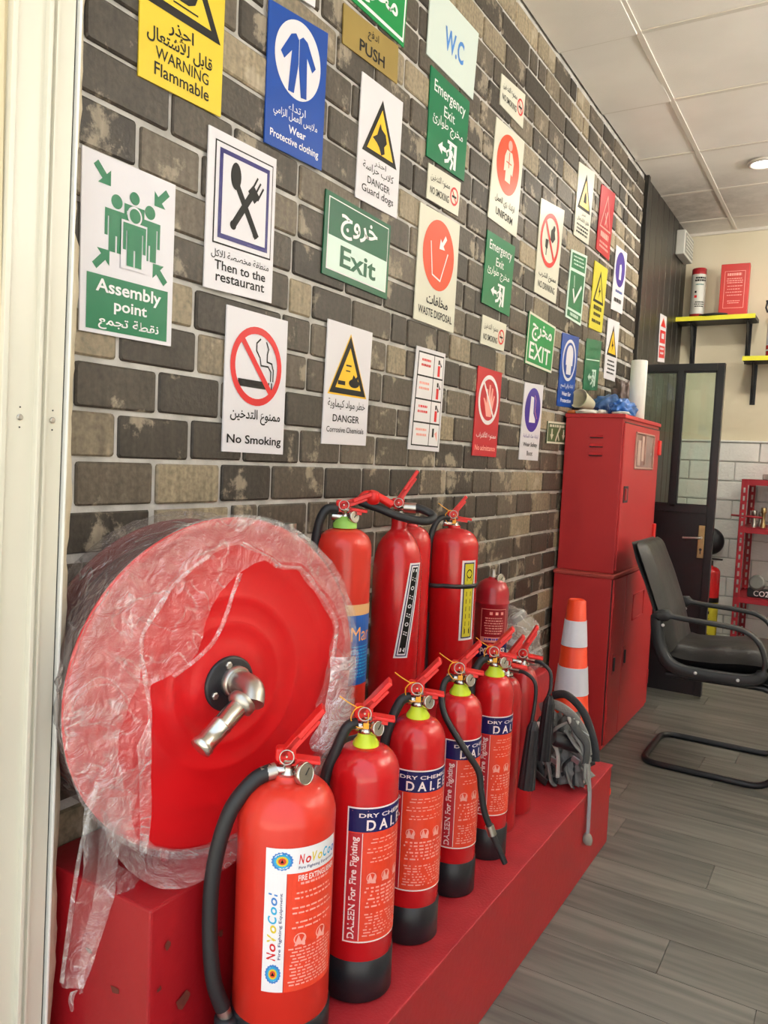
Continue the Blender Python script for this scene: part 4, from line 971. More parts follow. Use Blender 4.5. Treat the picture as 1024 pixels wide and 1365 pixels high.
# ================================================================ HOSE REEL WRAPPED IN PLASTIC
RC = Vector((.2109, .9925, .786)); RR = .279; th = .248
RN = Vector((math.cos(th), -math.sin(th), 0)); RU = Vector((math.sin(th), math.cos(th), 0)); RV = Vector((0, 0, 1))   # normal, across, up
MR = Matrix((RU, RV, RN)).transposed().to_4x4()          # local x across, y up, z out
reel = thing('hose_reel', 'large red fire hose reel drum wrapped in torn clear plastic', 'hose reel', (RC.x, RC.y, TIZ))
off = Matrix.Translation((0, 0, RC.z-TIZ)) @ MR
q = MB(); q.T = off
q.lathe([(RR-.006, -.004), (RR, -.001), (RR+.001, .003), (RR-.002, .007), (RR-.012, .007), (RR-.016, .002), (.215, .001), (.208, .0025), (.200, .001), (.155, .001), (.150, .003), (.142, .0035), (.135, .0015), (.112, .0015), (.106, .0040), (.098, .0045), (.090, .0025), (.07, .003), (.064, .0055), (.04, .007), (.001, .007)], 96)
q.build('front_disc', mat('reel_red', (.60, .006, .010), .36, 0, .08, 4, coat=.2), reel)
q = MB(); q.T = off
q.lathe([(RR-.020, -.150), (RR-.014, -.147), (RR-.014, -.142), (RR-.024, -.143), (.1, -.145), (.001, -.145)], 64); q.build('rear_disc', mat('rear_disc_red', (.22, .012, .016), .5, 0, .2), reel)
q = MB(); q.T = off
q.lathe([(.15, -.14), (.15, -.006)], 48); q.build('drum', RED, reel)
q = MB(); q.T = off
hs = []
for i in range(7*26+1):
    a = 2*PI*i/26; hs.append(((.235)*math.cos(a), .235*math.sin(a), -.132+.118*i/(7*26)))
q.tube(hs, .0105, 8); q.build('rolled_hose', mat('red_hose', (.10, .008, .010), .6, 0, .25, 30), reel)
q = MB(); q.T = off; q.lathe([(.047, .006), (.047, .011), (.043, .013), (.02, .013)], 40); hub = q.build('hub_plate', BLKP, reel)
for a in (100, 205, 325):
    q = MB(); q.T = off @ Matrix.Translation((.034*math.cos(math.radians(a)), .034*math.sin(math.radians(a)), .013)); q.lathe([(.0065, 0), (.0065, .003), (.004, .0045)], 6, smooth=False); q.build('bolt', STL, hub)
el = MB(); el.T = off
e0 = Vector((.008, .004, .012))
el.tube(smooth_path([e0, e0+Vector((.002, .000, .035)), e0+Vector((.0, -.006, .052)), e0+Vector((-.010, -.022, .064))], 6), .0205, 20)
el.lathe([(.027, 0), (.027, .010), (.024, .013)], 24, TM(e0, (0, 0, 1)))
d_ = Vector((-.80, -.53, .10)).normalized(); e1_ = e0+Vector((-.014, -.012, .056))
el.lathe([(.0225, .006), (.0235, .010), (.0235, .018), (.0175, .022)], 24, TM(e1_, d_)); elb = el.build('elbow_fitting', STL, reel)
el = MB(); el.T = off
el.lathe([(.0165, .02), (.0165, .058), (.0175, .059), (.0175, .063), (.0165, .064), (.0165, .098), (.0185, .101), (.0185, .110), (.012, .112)], 22, TM(e1_, d_)); el.build('outlet_pipe', CHR, elb)
# resting feet under the two discs
q = MB()
for dz in (-.012, -.138):
    c_ = RN*dz
    q.add([], [])
    for sg in (-1, 1):
        p = RU*(sg*.10)+c_; b0 = Vector((p.x, p.y, 0))
        q.tube([b0, b0+Vector((0, 0, .045))], .008, 8)
q.build('cradle', REDW, reel)

def wob(p, f, a, s=0): return a*noise.noise(Vector((p[0]*f+s, p[1]*f+s*.7, p[2]*f-s)))
def on_disc(x, y, z):  # point in reel disc coordinates -> world, relative to the wrap's own origin
    return MR @ Vector((x, y, z))
wrap = bpy.data.objects.new('plastic_wrap', None); COL.objects.link(wrap); wrap.parent = reel; wrap.location = (0, 0, RC.z-TIZ); wrap['label'] = 'torn crumpled clear plastic film hanging down on the left'
def ang_interp(tab, a):
    a %= 360
    for (a0, r0), (a1, r1) in zip(tab, tab[1:]+[(tab[0][0]+360, tab[0][1])]):
        if a0 <= a <= a1: return r0+(r1-r0)*(a-a0)/(a1-a0+1e-9)
    (a0, r0), (a1, r1) = tab[-1], (tab[0][0]+360, tab[0][1]); a2 = a if a >= a0 else a+360
    return r0+(r1-r0)*(a2-a0)/(a1-a0)
def annulus(tab, zoff, amp, seed, mt, name, outer=None, nr=22, na=240):
    vs = []; fs = []
    for i in range(na):
        A = 360*i/na; ri = ang_interp(tab, A); ro = outer(A) if outer else RR+.007
        for j in range(nr+1):
            t = j/nr; r_ = ri+(ro-ri)*t; x, y = r_*math.cos(math.radians(A)), r_*math.sin(math.radians(A))
            z = zoff+abs(wob((x, y, seed), 14, amp))+wob((x, y, seed), 38, amp*.45)+abs(wob((x*1.0, y*.4, seed), 70, amp*.3))
            if j == 0: z += .001
            vs.append(on_disc(x, y, z))
    for i in range(na):
        k = (i+1) % na
        for j in range(nr): fs.append((i*(nr+1)+j, k*(nr+1)+j, k*(nr+1)+j+1, i*(nr+1)+j+1))
    m_ = MB(); m_.add(vs, fs, True); return m_.build(name, mt, wrap)
INNER1 = [(0,.208),(12,.222),(21,.231),(33,.222),(44,.221),(56,.226),(66,.209),(75,.214),(80,.205),(90,.182),(101,.161),(112,.13),(124,.105),(137,.092),(150,.098),(160,.112),(166,.13),(170,.152),(183,.150),(195,.158),(207,.171),(215,.192),(223,.216),(231,.255),(240,.270),(270,.274),(300,.272),(325,.240),(339,.203),(350,.203)]
INNER2 = [(0,.235),(12,.245),(21,.250),(33,.240),(44,.236),(56,.238),(66,.220),(75,.226),(88,.238),(98,.232),(106,.226),(124,.213),(143,.203),(150,.198),(160,.178),(168,.175),(183,.19),(195,.21),(207,.22),(215,.232),(223,.245),(231,.268),(260,.276),(300,.274),(325,.252),(339,.228),(350,.23)]
annulus(INNER1, .012, .010, 3.1, FILM, 'front_film')
annulus(INNER2, .019, .012, 8.4, FILM, 'rim_film', outer=lambda A: RR+.005+.003*noise.noise(Vector((A*.06, 3, 1))))
# sleeve around the drum between the discs
vs = []; fs = []; na, nl = 160, 16
for i in range(na):
    a = 2*PI*i/na
    for j in range(nl+1):
        t = j/nl; z = .012-.165*t; sagg = .012*math.sin(PI*t); r_ = RR+.002-sagg-abs(wob((a*3, t*2, 0), 2.2, .007))-abs(wob((a*1.5, t*9, 4), 3, .004))
        vs.append(on_disc(r_*math.cos(a), r_*math.sin(a), z))
for i in range(na):
    k = (i+1) % na
    for j in range(nl): fs.append((i*(nl+1)+j, k*(nl+1)+j, k*(nl+1)+j+1, i*(nl+1)+j+1))
MB().add(vs, fs, True).build('side_film', film_mat('side_plastic_film', .42, (.42, .34, .32)), wrap)

def ribbon(left, right, zf, name, mt, n=40, m_=14, amp=.008, seed=1.0, parent=wrap):
    """film between two curves given in disc coordinates (x across, y up), z from zf(t, s)"""
    L_ = smooth_path([(a, b, 0) for a, b in left], 8); R_ = smooth_path([(a, b, 0) for a, b in right], 8)
    vs = []; fs = []
    def samp(P, t):
        x = t*(len(P)-1); i = min(int(x), len(P)-2); return P[i].lerp(P[i+1], x-i)
    for i in range(n+1):
        t = i/n; a, b = samp(L_, t), samp(R_, t)
        for j in range(m_+1):
            s = j/m_; p = a.lerp(b, s); z = zf(t, s)+wob((p.x, p.y*.35, seed), 30, amp)+abs(wob((p.x, p.y, seed+5), 16, amp))
            vs.append(on_disc(p.x, p.y, z))
    for i in range(n):
        for j in range(m_): fs.append((i*(m_+1)+j, (i+1)*(m_+1)+j, (i+1)*(m_+1)+j+1, i*(m_+1)+j+1))
    return MB().add(vs, fs, True).build(name, mt, parent)
bot = lambda t, s: .028+.010*math.sin(t*5+s*3)
ribbon([(-.236,-.10),(-.259,-.131),(-.262,-.213),(-.272,-.30),(-.283,-.385),(-.272,-.405)], [(-.17,-.09),(-.178,-.15),(-.200,-.205),(-.202,-.26),(-.232,-.345),(-.255,-.402)], bot, 'hanging_tail', FILM, 46, 16, .009, 2.0)
ribbon([(-.228,-.12),(-.241,-.17),(-.245,-.26),(-.262,-.36),(-.268,-.398)], [(-.18,-.13),(-.206,-.19),(-.215,-.27),(-.245,-.35),(-.262,-.398)], lambda t, s: .044+.006*math.sin(t*7), 'tail_fold', FILM3, 40, 10, .008, 6.0)
ribbon([(-.204,-.235),(-.205,-.262),(-.208,-.29)], [(-.165,-.268),(-.178,-.278),(-.168,-.296)], lambda t, s: .035, 'tail_scrap', FILM3, 8, 6, .006, 4.0)
ribbon([(-.273,-.402),(-.276,-.415),(-.272,-.432)], [(-.262,-.402),(-.268,-.415),(-.268,-.432)], lambda t, s: .035, 'tail_knot', FILM2, 8, 4, .003, 5.0)
ribbon([(-.178,-.06),(-.172,-.125),(-.166,-.20),(-.168,-.235)], [(-.158,-.02),(-.154,-.10),(-.150,-.18),(-.152,-.236)], lambda t, s: .030+.004*math.sin(t*6), 'vertical_fold', FILM2, 30, 6, .004, 9.0)
inn = smooth_path([(-.225,-.150,.014), (-.19,-.198,.014), (-.15,-.232,.012), (-.11,-.252,.012), (-.06,-.266,.012), (0,-.268,.012), (.07,-.258,.012), (.14,-.230,.012)], 8)
outr = smooth_path([(-.235,-.150,.030), (-.212,-.215,.045), (-.178,-.258,.075), (-.142,-.268,.100), (-.095,-.267,.108), (-.04,-.264,.095), (.04,-.258,.055), (.14,-.236,.020)], 8)
vs = []; fs = []; nw = 12
for i, (a, b) in enumerate(zip(inn, outr)):
    for j in range(nw+1):
        t = j/nw; p = a.lerp(b, t); p = p+Vector((wob(p, 24, .006, 2), abs(wob(p, 30, .007, 5))*math.sin(PI*min(1, t+.2))+.002, wob(p, 28, .006, 9)))
        p.y = max(p.y, -.2745); vs.append(on_disc(p.x, p.y, p.z))
        if i and j: k = i*(nw+1)+j; fs.append((k-nw-2, k-nw-1, k, k-1))
MB().add(vs, fs, True).build('bottom_swag', FILM2, wrap)
ribbon([(.205,.02),(.200,-.04),(.190,-.09),(.160,-.125),(.172,-.150)], [(.268,.02),(.264,-.05),(.260,-.10),(.252,-.14),(.222,-.165)], lambda t, s: .030+.012*math.sin(PI*s), 'bunched_end', FILM4, 34, 14, .012, 3.0)
ribbon([(.200,-.05),(.185,-.10),(.152,-.135)], [(.255,-.06),(.245,-.11),(.225,-.150)], lambda t, s: .048+.010*math.sin(PI*s), 'bunched_fold', FILM4, 20, 12, .012, 13.0)
for pts, nm in (([(-.158,.13),(-.172,.10),(-.165,.04),(-.155,-.01),(-.158,-.08)], 'crease'), ([(-.06,.222),(-.12,.18),(-.162,.126)], 'crease'), ([(-.118,.035),(-.07,.062),(-.035,.10),(.0,.19)], 'crease'), ([(.128,.19),(.16,.158),(.215,.085),(.21,.01)], 'crease'), ([(.0,.24),(.06,.212),(.085,.195),(.128,.19)], 'crease'), ([(-.236,-.10),(-.262,-.213),(-.283,-.385)], 'crease')):
    P = smooth_path([(a, b, 0) for a, b in pts], 8); vs = []; fs = []
    for i, p in enumerate(P):
        k = max(0, min(i, len(P)-2)); d = (P[k+1]-P[k]).normalized(); nn = Vector((-d.y, d.x, 0))*(.0035+.002*noise.noise(p*30))
        for q_, zz in ((-1, .028), (0, .035), (1, .028)): w_ = p+nn*q_; vs.append(on_disc(w_.x, w_.y, zz+wob(p, 30, .004)))
        if i: a = 3*(i-1); fs += [(a, a+1, a+4, a+3), (a+1, a+2, a+5, a+4)]
    MB().add(vs, fs, True).build(nm, FILM2, wrap)

# ================================================================ RED METAL CABINETS
CL = thing('lower_cabinet', 'lower red sheet metal cabinet with two doors, standing on the floor by the wall', 'cabinet', (.135, 3.25, 0))
def lb(o_, x0, x1, y0, y1, z0, z1, c=0): return MB().box(x0-o_[0], x1-o_[0], y0-o_[1], y1-o_[1], z0-o_[2], z1-o_[2], c)
lo = (.135, 3.25, 0)
lb(lo, .012, .258, 3.252, 4.03, .0, .722, .003).build('body', REDS, CL)
lb(lo, .008, .268, 3.246, 4.036, .722, .738, .004).build('top_panel', mat('dusty_red_top', (.40, .05, .04), .6, 0, .2, 20), CL)
lb(lo, .2565, .2605, 3.254, 3.262, .02, .718).build('door_gap', BLK, CL)
for (y0, y1, hy, hn) in ((3.262, 3.462, 3.32, 3.272), (3.468, 4.022, 3.50, 4.01)):
    d = lb(lo, .258, .267, y0, y1, .02, .718, .002).build('door', REDS, CL)
    q = lb(lo, .2665, .2685, hy-.018, hy+.018, .31, .40, .0008); q.build('latch_plate', REDW, d)
    lb(lo, .268, .276, hy-.006, hy+.006, .325, .385, .003).build('latch', BLK, d)
    for z in (.60, .12): lb(lo, .266, .270, hn-.006, hn+.006, z, z+.07, .001).build('hinge', REDS, d)
    if y1 > 4:
        fr = MB()
        P = [(3.60,.615),(3.80,.615),(3.80,.50),(3.60,.50)]
        fr.tube([(.2685-lo[0], a-lo[1], b) for a, b in P], .003, 8, closed=True); fr.build('pressed_frame', REDS, d)
CU = thing('upper_cabinet', 'upper red metal cabinet with three vent slots and a small window', 'cabinet', (.13, 3.29, .738))
uo = (.13, 3.29, .738)
lb(uo, .010, .252, 3.292, 3.955, .7385, 1.398, .003).build('body', REDS, CU)
lb(uo, .006, .262, 3.288, 3.96, 1.384, 1.402, .004).build('top_panel', REDS, CU)
for z in (1.235, 1.272, 1.310):
    v = MB()
    v.add([(.120-.13, 3.2925-3.29, z-.738+.006), (.172-.13, 3.2925-3.29, z-.738+.006), (.176-.13, 3.284-3.29, z-.738-.006), (.116-.13, 3.284-3.29, z-.738-.006), (.118-.13, 3.2925-3.29, z-.738-.007), (.174-.13, 3.2925-3.29, z-.738-.007)],
          [(0,1,2,3),(3,2,5,4),(0,3,4),(1,5,2)]); v.build('vent_louver', REDS, CU)
    lb(uo, .118, .174, 3.2912, 3.2922, z-.0105, z-.0068).build('vent_slot', BLK, CU)
d = lb(uo, .252, .260, 3.300, 3.948, .752, 1.366, .002).build('door', REDS, CU)
lb(uo, .2565, .2612, 3.30, 3.95, 1.3665, 1.3705).build('shadow_gap', BLK, CU)
MB().box(0, 0.0014, 0, .33, 0, .145, .0005).build('window_pane', mat('dusty_window', (.30, .15, .13), .25, 0, .45, 9, coat=.3), d, loc=(.2598-.13, 3.49-3.29, 1.185-.738))
fr = MB(); x_ = .262-.13
for (a, b) in (((3.485,1.182),(3.825,1.182)),((3.825,1.182),(3.825,1.335)),((3.825,1.335),(3.485,1.335)),((3.485,1.335),(3.485,1.182)),((3.66,1.20),(3.66,1.335))): fr.tube([(x_, a[0]-3.29, a[1]-.738), (x_, b[0]-3.29, b[1]-.738)], .005, 8)
fr.build('window_gasket', mat('pale_brown_gasket', (.42, .24, .20), .5, 0, .2), d)
for (y, z, w_) in ((3.53,1.235,.05),(3.60,1.255,.04)): lb(uo, .2612, .2626, y, y+w_, z-.04, z+.07).build('residue', mat('glue_residue', (.55, .38, .33), .5, 0, .2), d)
lb(uo, .258, .263, 3.335, 3.405, 1.035, 1.105, .001).build('latch_recess', BLK, d); lb(uo, .261, .268, 3.345, 3.372, 1.045, 1.095, .002).build('latch', REDW, d)
for z in (1.25, .85): lb(uo, .258, .270, 3.925, 3.965, z, z+.07, .003).build('hinge', REDL, d)

# ================================================================ THINGS ON THE UPPER CABINET
TZ = 1.402
def crumple(name, size, mt, seed, parent=None, sub=4, amp=.35, loc=(0, 0, 0), freq=3.0, flat=True):
    bm = bmesh.new(); bmesh.ops.create_icosphere(bm, subdivisions=sub, radius=1)
    lo_ = 9
    for v in bm.verts:
        n0 = v.co.normalized(); k = 1+amp*noise.noise(n0*freq+Vector((seed, 0, 0)))+amp*.7*abs(noise.noise(n0*freq*2.7+Vector((0, seed, 0))))+amp*.3*noise.noise(n0*freq*6+Vector((0, 0, seed)))
        v.co = Vector((n0.x*size[0]*k, n0.y*size[1]*k, n0.z*size[2]*k))
        lo_ = min(lo_, v.co.z)
    z0 = -size[2]*.55
    for v in bm.verts:
        if flat and v.co.z < z0: v.co.z = z0+(v.co.z-z0)*.05
    zm = min(v.co.z for v in bm.verts)
    for v in bm.verts: v.co.z -= zm
    me = bpy.data.meshes.new(name); bm.to_mesh(me); bm.free(); me.materials.append(mt)
    for p in me.polygons: p.use_smooth = True
    o = bpy.data.objects.new(name, me); COL.objects.link(o); o.location = loc
    if parent: o.parent = parent
    return o
pr = tag(MB().lathe([(.034, 0), (.036, .002), (.036, .262), (.034, .264), (.020, .264), (.018, .25)], 32).build('paper_roll', mat('white_paper', '#f0efe8', .7, 0, .03), None, (.212, 3.66, TZ)), 'white paper roll standing upright on the red cabinet', 'paper roll')
cp = thing('paper_cup', 'cream paper cup lying on its side on the red cabinet', 'cup', (.028, 3.42, TZ))
q = MB(); Mx = Matrix.Translation((.0, -.04, .062)) @ Matrix.Rotation(math.radians(-74), 4, 'X') @ Matrix.Rotation(math.radians(0), 4, 'Z')
Mx = Matrix.Translation((.016, 0, .060)) @ rot_to((-.25, -.95, .22))
q.lathe([(.026, -.05), (.041, .046), (.043, .048), (.041, .050), (.039, .046), (.025, -.046)], 28, Mx); q.build('cup_body', mat('cream_card', '#d9d3b4', .55, 0, .05), cp)
q = MB(); q.box(-.02, .02, -.02, .03, 0, .018, .003); q.build('lid', mat('cup_lid', '#b9b49c', .5, 0, .1), cp)
tag(crumple('plastic_bag', (.078, .085, .060), mat('blue_bag_film', (.05, .13, .33), .32, 0, .8, 40, bump=1, bscale=60), 2.2, loc=(.112, 3.56, TZ)), 'crumpled dark blue plastic bag in the middle of the cabinet top', 'plastic bag')
tag(crumple('plastic_bag', (.046, .105, .042), mat('bright_blue_bag', (.04, .16, .52), .32, 0, .6, 40, bump=1, bscale=60), 5.2, loc=(.215, 3.42, TZ)), 'crumpled bright blue plastic bag at the front corner of the cabinet top', 'plastic bag')
tag(crumple('brown_bag', (.050, .09, .11), mat('brown_plastic', (.13, .085, .075), .4, 0, .5, 30, bump=.8, bscale=60), 7.7, loc=(.105, 3.82, TZ), amp=.45), 'crumpled brown plastic bag behind the blue bags on the cabinet', 'plastic bag')
tag(crumple('tissue', (.045, .06, .012), mat('white_tissue', '#e6e2d8', .7, 0, .1, bump=.5), 1.2, loc=(.085, 3.34, TZ), sub=3), 'small crumpled white tissue at the cabinet top front edge', 'tissue')
tag(crumple('tissue', (.020, .03, .012), MATS['white_tissue'], 6.6, loc=(.148, 3.345, TZ), sub=3), 'white scrap between the tissue and the bright blue bag', 'tissue')
tag(crumple('wrapper', (.026, .03, .010), mat('orange_wrapper', (.75, .22, .04), .4, 0, .1), 3.6, loc=(.030, 3.335, TZ), sub=3), 'small orange wrapper on the cabinet top below the cream cup', 'wrapper')
tag(crumple('glove', (.035, .035, .008), MATS['white_tissue'], 9.1, loc=(.232, 3.325, TZ), sub=3), 'flat white scrap under the bright blue bag at the cabinet corner', 'tissue')

# ================================================================ TRAFFIC CONE
cn = thing('traffic_cone', 'orange traffic cone with two white reflective bands, behind the end of the low step', 'traffic cone', (.285, 2.70, 0))
def cr(z): return .031+.083*(.71-z)
q = MB(); q.box(-.13, .13, -.13, .13, 0, .028, .006); q.build('base', ORG, cn)
q = MB(); q.lathe([(cr(.03)+.012, .028), (cr(.06), .05), (cr(.71), .71), (cr(.71)-.006, .715), (.020, .71)], 40); q.build('cone_body', ORG, cn)
for (a, b) in ((.643, .553), (.480, .385)):
    q = MB(); q.lathe([(cr(b)+.0016, b), (cr(a)+.0016, a)], 40); q.build('reflective_band', REFL, cn)

# ================================================================ BAGGED PARTS AND GREY HARNESS
bg = thing('bagged_parts', 'clear plastic bag of white and grey parts, on the far end of the tall step', 'bag', (.14, 2.435, TIZ))
crumple('bag_film', (.115, .080, .125), film_mat('bag_plastic_film', .26), 4.4, bg, amp=.12)
R = random.Random(8)
for i in range(13):
    p = (R.uniform(-.05, .06), R.uniform(-.05, .04), .02+R.uniform(0, .15))
    m_ = MB(); m_.T = Matrix.Translation(p) @ Matrix.Rotation(R.uniform(0, 3), 4, (R.random(), R.random(), R.random()+.1)); m_.box(-.030, .030, -.020, .020, -.007, .007, .003)
    m_.build('packed_part', [WHT, mat('grey_part', (.25, .26, .27), .5, 0, .3), mat('sand_part', (.45, .38, .28), .6, 0, .2)][i % 3], bg)

GRY = mat('grey_webbing', (.22, .225, .22), .75, 0, .35, 40, bump=.8, bscale=200); DGR = mat('charcoal_fabric', (.035, .038, .042), .7, 0, .4, 30, bump=.6, bscale=160)
hn = thing('breathing_harness', 'grey and black harness with straps, heaped at the far end of the low step', 'harness', (.40, 2.30, PLZ))
crumple('back_pad', (.070, .10, .095), DGR, 2.7, hn, amp=.55, loc=(-.02, .02, 0), freq=4.5)
crumple('side_pad', (.050, .045, .070), GRY, 5.9, hn, amp=.6, loc=(.03, -.045, .0), freq=4.5)
def strap(pts, w, name, mt, th=.003, up=(0, 0, 1)):
    return MB().tube(smooth_path(pts, 6), w, 8, ry=th, up=up).build(name, mt, hn)
strap([(-.07, -.05, .20), (-.02, -.07, .225), (.03, -.06, .20), (.065, -.05, .15), (.08, -.05, .09)], .014, 'shoulder_strap', GRY)
strap([(-.05, .0, .23), (.0, -.02, .245), (.05, -.01, .20), (.09, -.03, .13), (.10, -.03, .07)], .012, 'shoulder_strap', DGR)
strap([(-.06, -.085, .10), (-.01, -.105, .13), (.05, -.10, .12), (.09, -.07, .08)], .014, 'waist_strap', GRY)
strap([(-.03, -.10, .09), (-.01, -.115, .05), (.0, -.12, .015), (.015, -.125, .006)], .010, 'loose_strap', GRY, up=(0, 1, .2))
strap([(-.08, -.08, .05), (-.05, -.12, .03), (-.01, -.13, .010)], .016, 'loose_strap', DGR)
strap([(.03, -.09, .07), (.045, -.105, .03), (.06, -.11, .008)], .008, 'loose_strap', GRY, up=(0, 1, .2))
strap([(.07, -.07, .10), (.095, -.085, .05), (.106, -.095, .0), (.109, -.10, -.06), (.111, -.105, -.115)], .011, 'hanging_strap', mat('lilac_grey_webbing', (.27, .25, .29), .7, 0, .2), up=(0, 1, .2))
crumple('strap_end', (.014, .014, .020), mat('pale_strap_end', (.28, .25, .22), .7, 0, .2), 3.3, hn, sub=2, loc=(.112, -.107, -.145))
LGY = mat('light_grey_webbing', (.42, .43, .42), .75, 0, .25, 40, bump=.8, bscale=200)
R = random.Random(21)
for i in range(14):
    a = (R.uniform(-.06, .06), R.uniform(-.11, -.07), R.uniform(.08, .21)); b = (a[0]+R.uniform(-.06, .07), a[1]-R.uniform(.005, .025), a[2]-R.uniform(.03, .10)); c = (b[0]+R.uniform(-.03, .04), b[1]-.008, max(.004, b[2]-R.uniform(.03, .09)))
    strap([a, ((a[0]+b[0])/2, (a[1]+b[1])/2-.018, (a[2]+b[2])/2+.01), b, c], R.uniform(.006, .013), 'strap', [LGY, GRY, DGR][i % 3], up=(R.uniform(-1, 1), 1, .4))
q = MB(); q.T = Matrix.Translation((.035, -.108, .135)) @ Matrix.Rotation(.35, 4, 'Y') @ Matrix.Rotation(.6, 4, 'Z')
q.lathe([(.018, -.042), (.022, -.036), (.022, .036), (.018, .042)], 18, Matrix.Rotation(PI/2, 4, 'Y')); q.build('regulator_hose_mount', BLKP, hn)
for (p, s_) in (((-.03, -.10, .19), .018), ((.072, -.075, .155), .014), ((.06, -.095, .085), .013), ((.0, -.112, .075), .012)):
    q = MB(); q.T = Matrix.Translation(p) @ Matrix.Rotation(.4, 4, 'Y'); q.box(-s_, s_, -.004, .004, -s_*.7, s_*.7, .002); q.build('buckle', mat('steel_buckle', (.35, .40, .42), .35, .8, .2), hn)

# ================================================================ BLACK GLAZED DOOR STANDING OPEN
dr = thing('glazed_door', 'black metal door leaf with two tall glass panes, standing behind the cabinets', 'door', (.02, 4.35, 0))
D0, D1, DT, ZB, ZT = 0.0, .455, .04, .012, 1.735
def db(x0, x1, z0, z1, c=.002, y0=-.02, y1=.02): return MB().box(x0, x1, y0, y1, z0, z1, c)
db(D1-.036, D1, ZB, ZT).build('stile', BLKM, dr); db(D0, D0+.03, ZB, ZT).build('stile', BLKM, dr); db(.228, .260, .99, ZT-.034).build('mullion', BLKM, dr)
db(D0+.03, D1-.036, ZT-.040, ZT).build('top_rail', BLKM, dr); db(D0+.03, D1-.036, .965, 1.005).build('mid_rail', BLKM, dr)
db(D0+.03, D1-.036, ZB, .967, .001, -.012, .012).build('lower_panel', BLKM, dr)
db(D0+.034, .228, 1.005, ZT-.04, 0, -.003, .003).build('glass_pane', GLASS, dr); db(.26, D1-.036, 1.005, ZT-.04, 0, -.003, .003).build('glass_pane', GLASS, dr)
for (a, b) in ((.034, .228), (.26, D1-.036)):
    q = MB(); q.box(a, a+.006, -.012, .012, 1.005, ZT-.04).box(b-.006, b, -.012, .012, 1.005, ZT-.04).box(a, b, -.012, .012, 1.005, 1.011).box(a, b, -.012, .012, ZT-.046, ZT-.04); q.build('glazing_bead', BLKM, dr)
hp = MB().box(.385, .418, -.026, -.020, .735, .905, .003).build('handle_plate', BRS, dr)
q = MB(); q.tube([(.402, -.024, .842), (.402, -.050, .842)], .007, 10); q.tube(smooth_path([(.402, -.050, .842), (.38, -.054, .840), (.315, -.052, .836)], 4), .0065, 10); q.build('lever_handle', STL, hp)
q = MB(); q.lathe([(.007, 0), (.007, .002)], 12, TM((.402, -.026, .78), (0, -1, 0))); q.box(-.0025+.402, .0025+.402, -.0285, -.026, .757, .775); q.build('keyhole', BLK, hp)

# ================================================================ CHAIR
CHV = mat('black_vinyl', (.009, .009, .010), .42, 0, .35, 14, bump=.7, bscale=45); CHP = mat('dark_grey_plastic', (.018, .021, .024), .45, 0, .15)
ch_ = thing('office_chair', 'black vinyl cantilever armchair with sled base, facing right beside the cabinets', 'chair', (.65, 3.42, 0))
cx, cy = .65, 3.42
def P_(x, y, z): return (x-cx, y-cy, z)
Y0, Y1 = 3.215, 3.625
def arc_corner(pts, rad, n=5):
    P = [Vector(p) for p in pts]; out = [P[0]]
    for i in range(1, len(P)-1):
        a = (P[i-1]-P[i]).normalized(); b = (P[i+1]-P[i]).normalized(); r1 = min(rad, (P[i-1]-P[i]).length*.49, (P[i+1]-P[i]).length*.49)
        s0 = P[i]+a*r1; s1 = P[i]+b*r1
        for k in range(n+1): t = k/n; out.append(s0*(1-t)**2+P[i]*2*t*(1-t)+s1*t*t)
    out.append(P[-1]); return out
path = [P_(.50, Y0+.02, .375), P_(.90, Y0+.02, .385), P_(.955, Y0, .20), P_(.90, Y0, .013), P_(.43, Y0, .013), P_(.43, Y1, .013), P_(.90, Y1, .013), P_(.955, Y1, .20), P_(.90, Y1-.02, .385), P_(.50, Y1-.02, .375)]
MB().tube(arc_corner(path, .075, 6), .0125, 12).build('sled_frame', BLKM, ch_)
# seat cushion
def pad(prof, y0, y1, th, mt, name, edge=.03, n=12, seed=0, bul=.012):
    """closed cushion swept across y; prof = list of (x, z) along the surface, thickness th below"""
    P = [Vector((p.x, 0, p.y)) for p in [Vector((a, b, 0)) for a, b in [(q.x, q.y) for q in smooth_path([(x, z, 0) for x, z in prof], 6)]]]
    m_ = len(P); vs = []; fs = []
    for side in (1, -1):
        for j in range(n+1):
            s = j/n; y = y0+(y1-y0)*s; e = min(1, math.sin(PI*min(max(s, .0), 1))*3.2)**.5 if 0 < s < 1 else 0
            for i in range(m_):
                t = i/(m_-1); et = min(1, math.sin(PI*t)*4)**.5 if 0 < t < 1 else 0
                d = (P[min(i+1, m_-1)]-P[max(i-1, 0)]).normalized(); nn = Vector((-d.z, 0, d.x))
                if nn.z < 0 and abs(d.x) > .5: nn = -nn
                w_ = th/2*e*et*(1+0)+ (bul*math.sin(PI*s)*math.sin(PI*t) if side > 0 else 0) + (wob((P[i].x*1.0, y, seed), 14, .006) if side > 0 and e*et > .3 else 0)
                vs.append(Vector((P[i].x, y, P[i].z))+nn*w_*side)
        b = (n+1)*m_*(0 if side > 0 else 1)
        for j in range(n):
            for i in range(m_-1): fs.append((b+j*m_+i, b+(j+1)*m_+i, b+(j+1)*m_+i+1, b+j*m_+i+1) if side > 0 else (b+j*m_+i, b+j*m_+i+1, b+(j+1)*m_+i+1, b+(j+1)*m_+i))
    mm = MB(); mm.add([(v.x-cx, v.y-cy, v.z) for v in vs], fs, True); return mm.build(name, mt, ch_)
pad([(.50, .455), (.56, .445), (.66, .448), (.78, .462), (.86, .460), (.905, .430)], Y0+.012, Y1-.012, .085, CHV, 'seat_cushion', seed=2)
pad([(.515, .43), (.49, .50), (.462, .60), (.425, .70), (.385, .80), (.352, .885)], Y0+.012, Y1-.012, -.06, CHV, 'backrest_cushion', seed=5, bul=-.014)
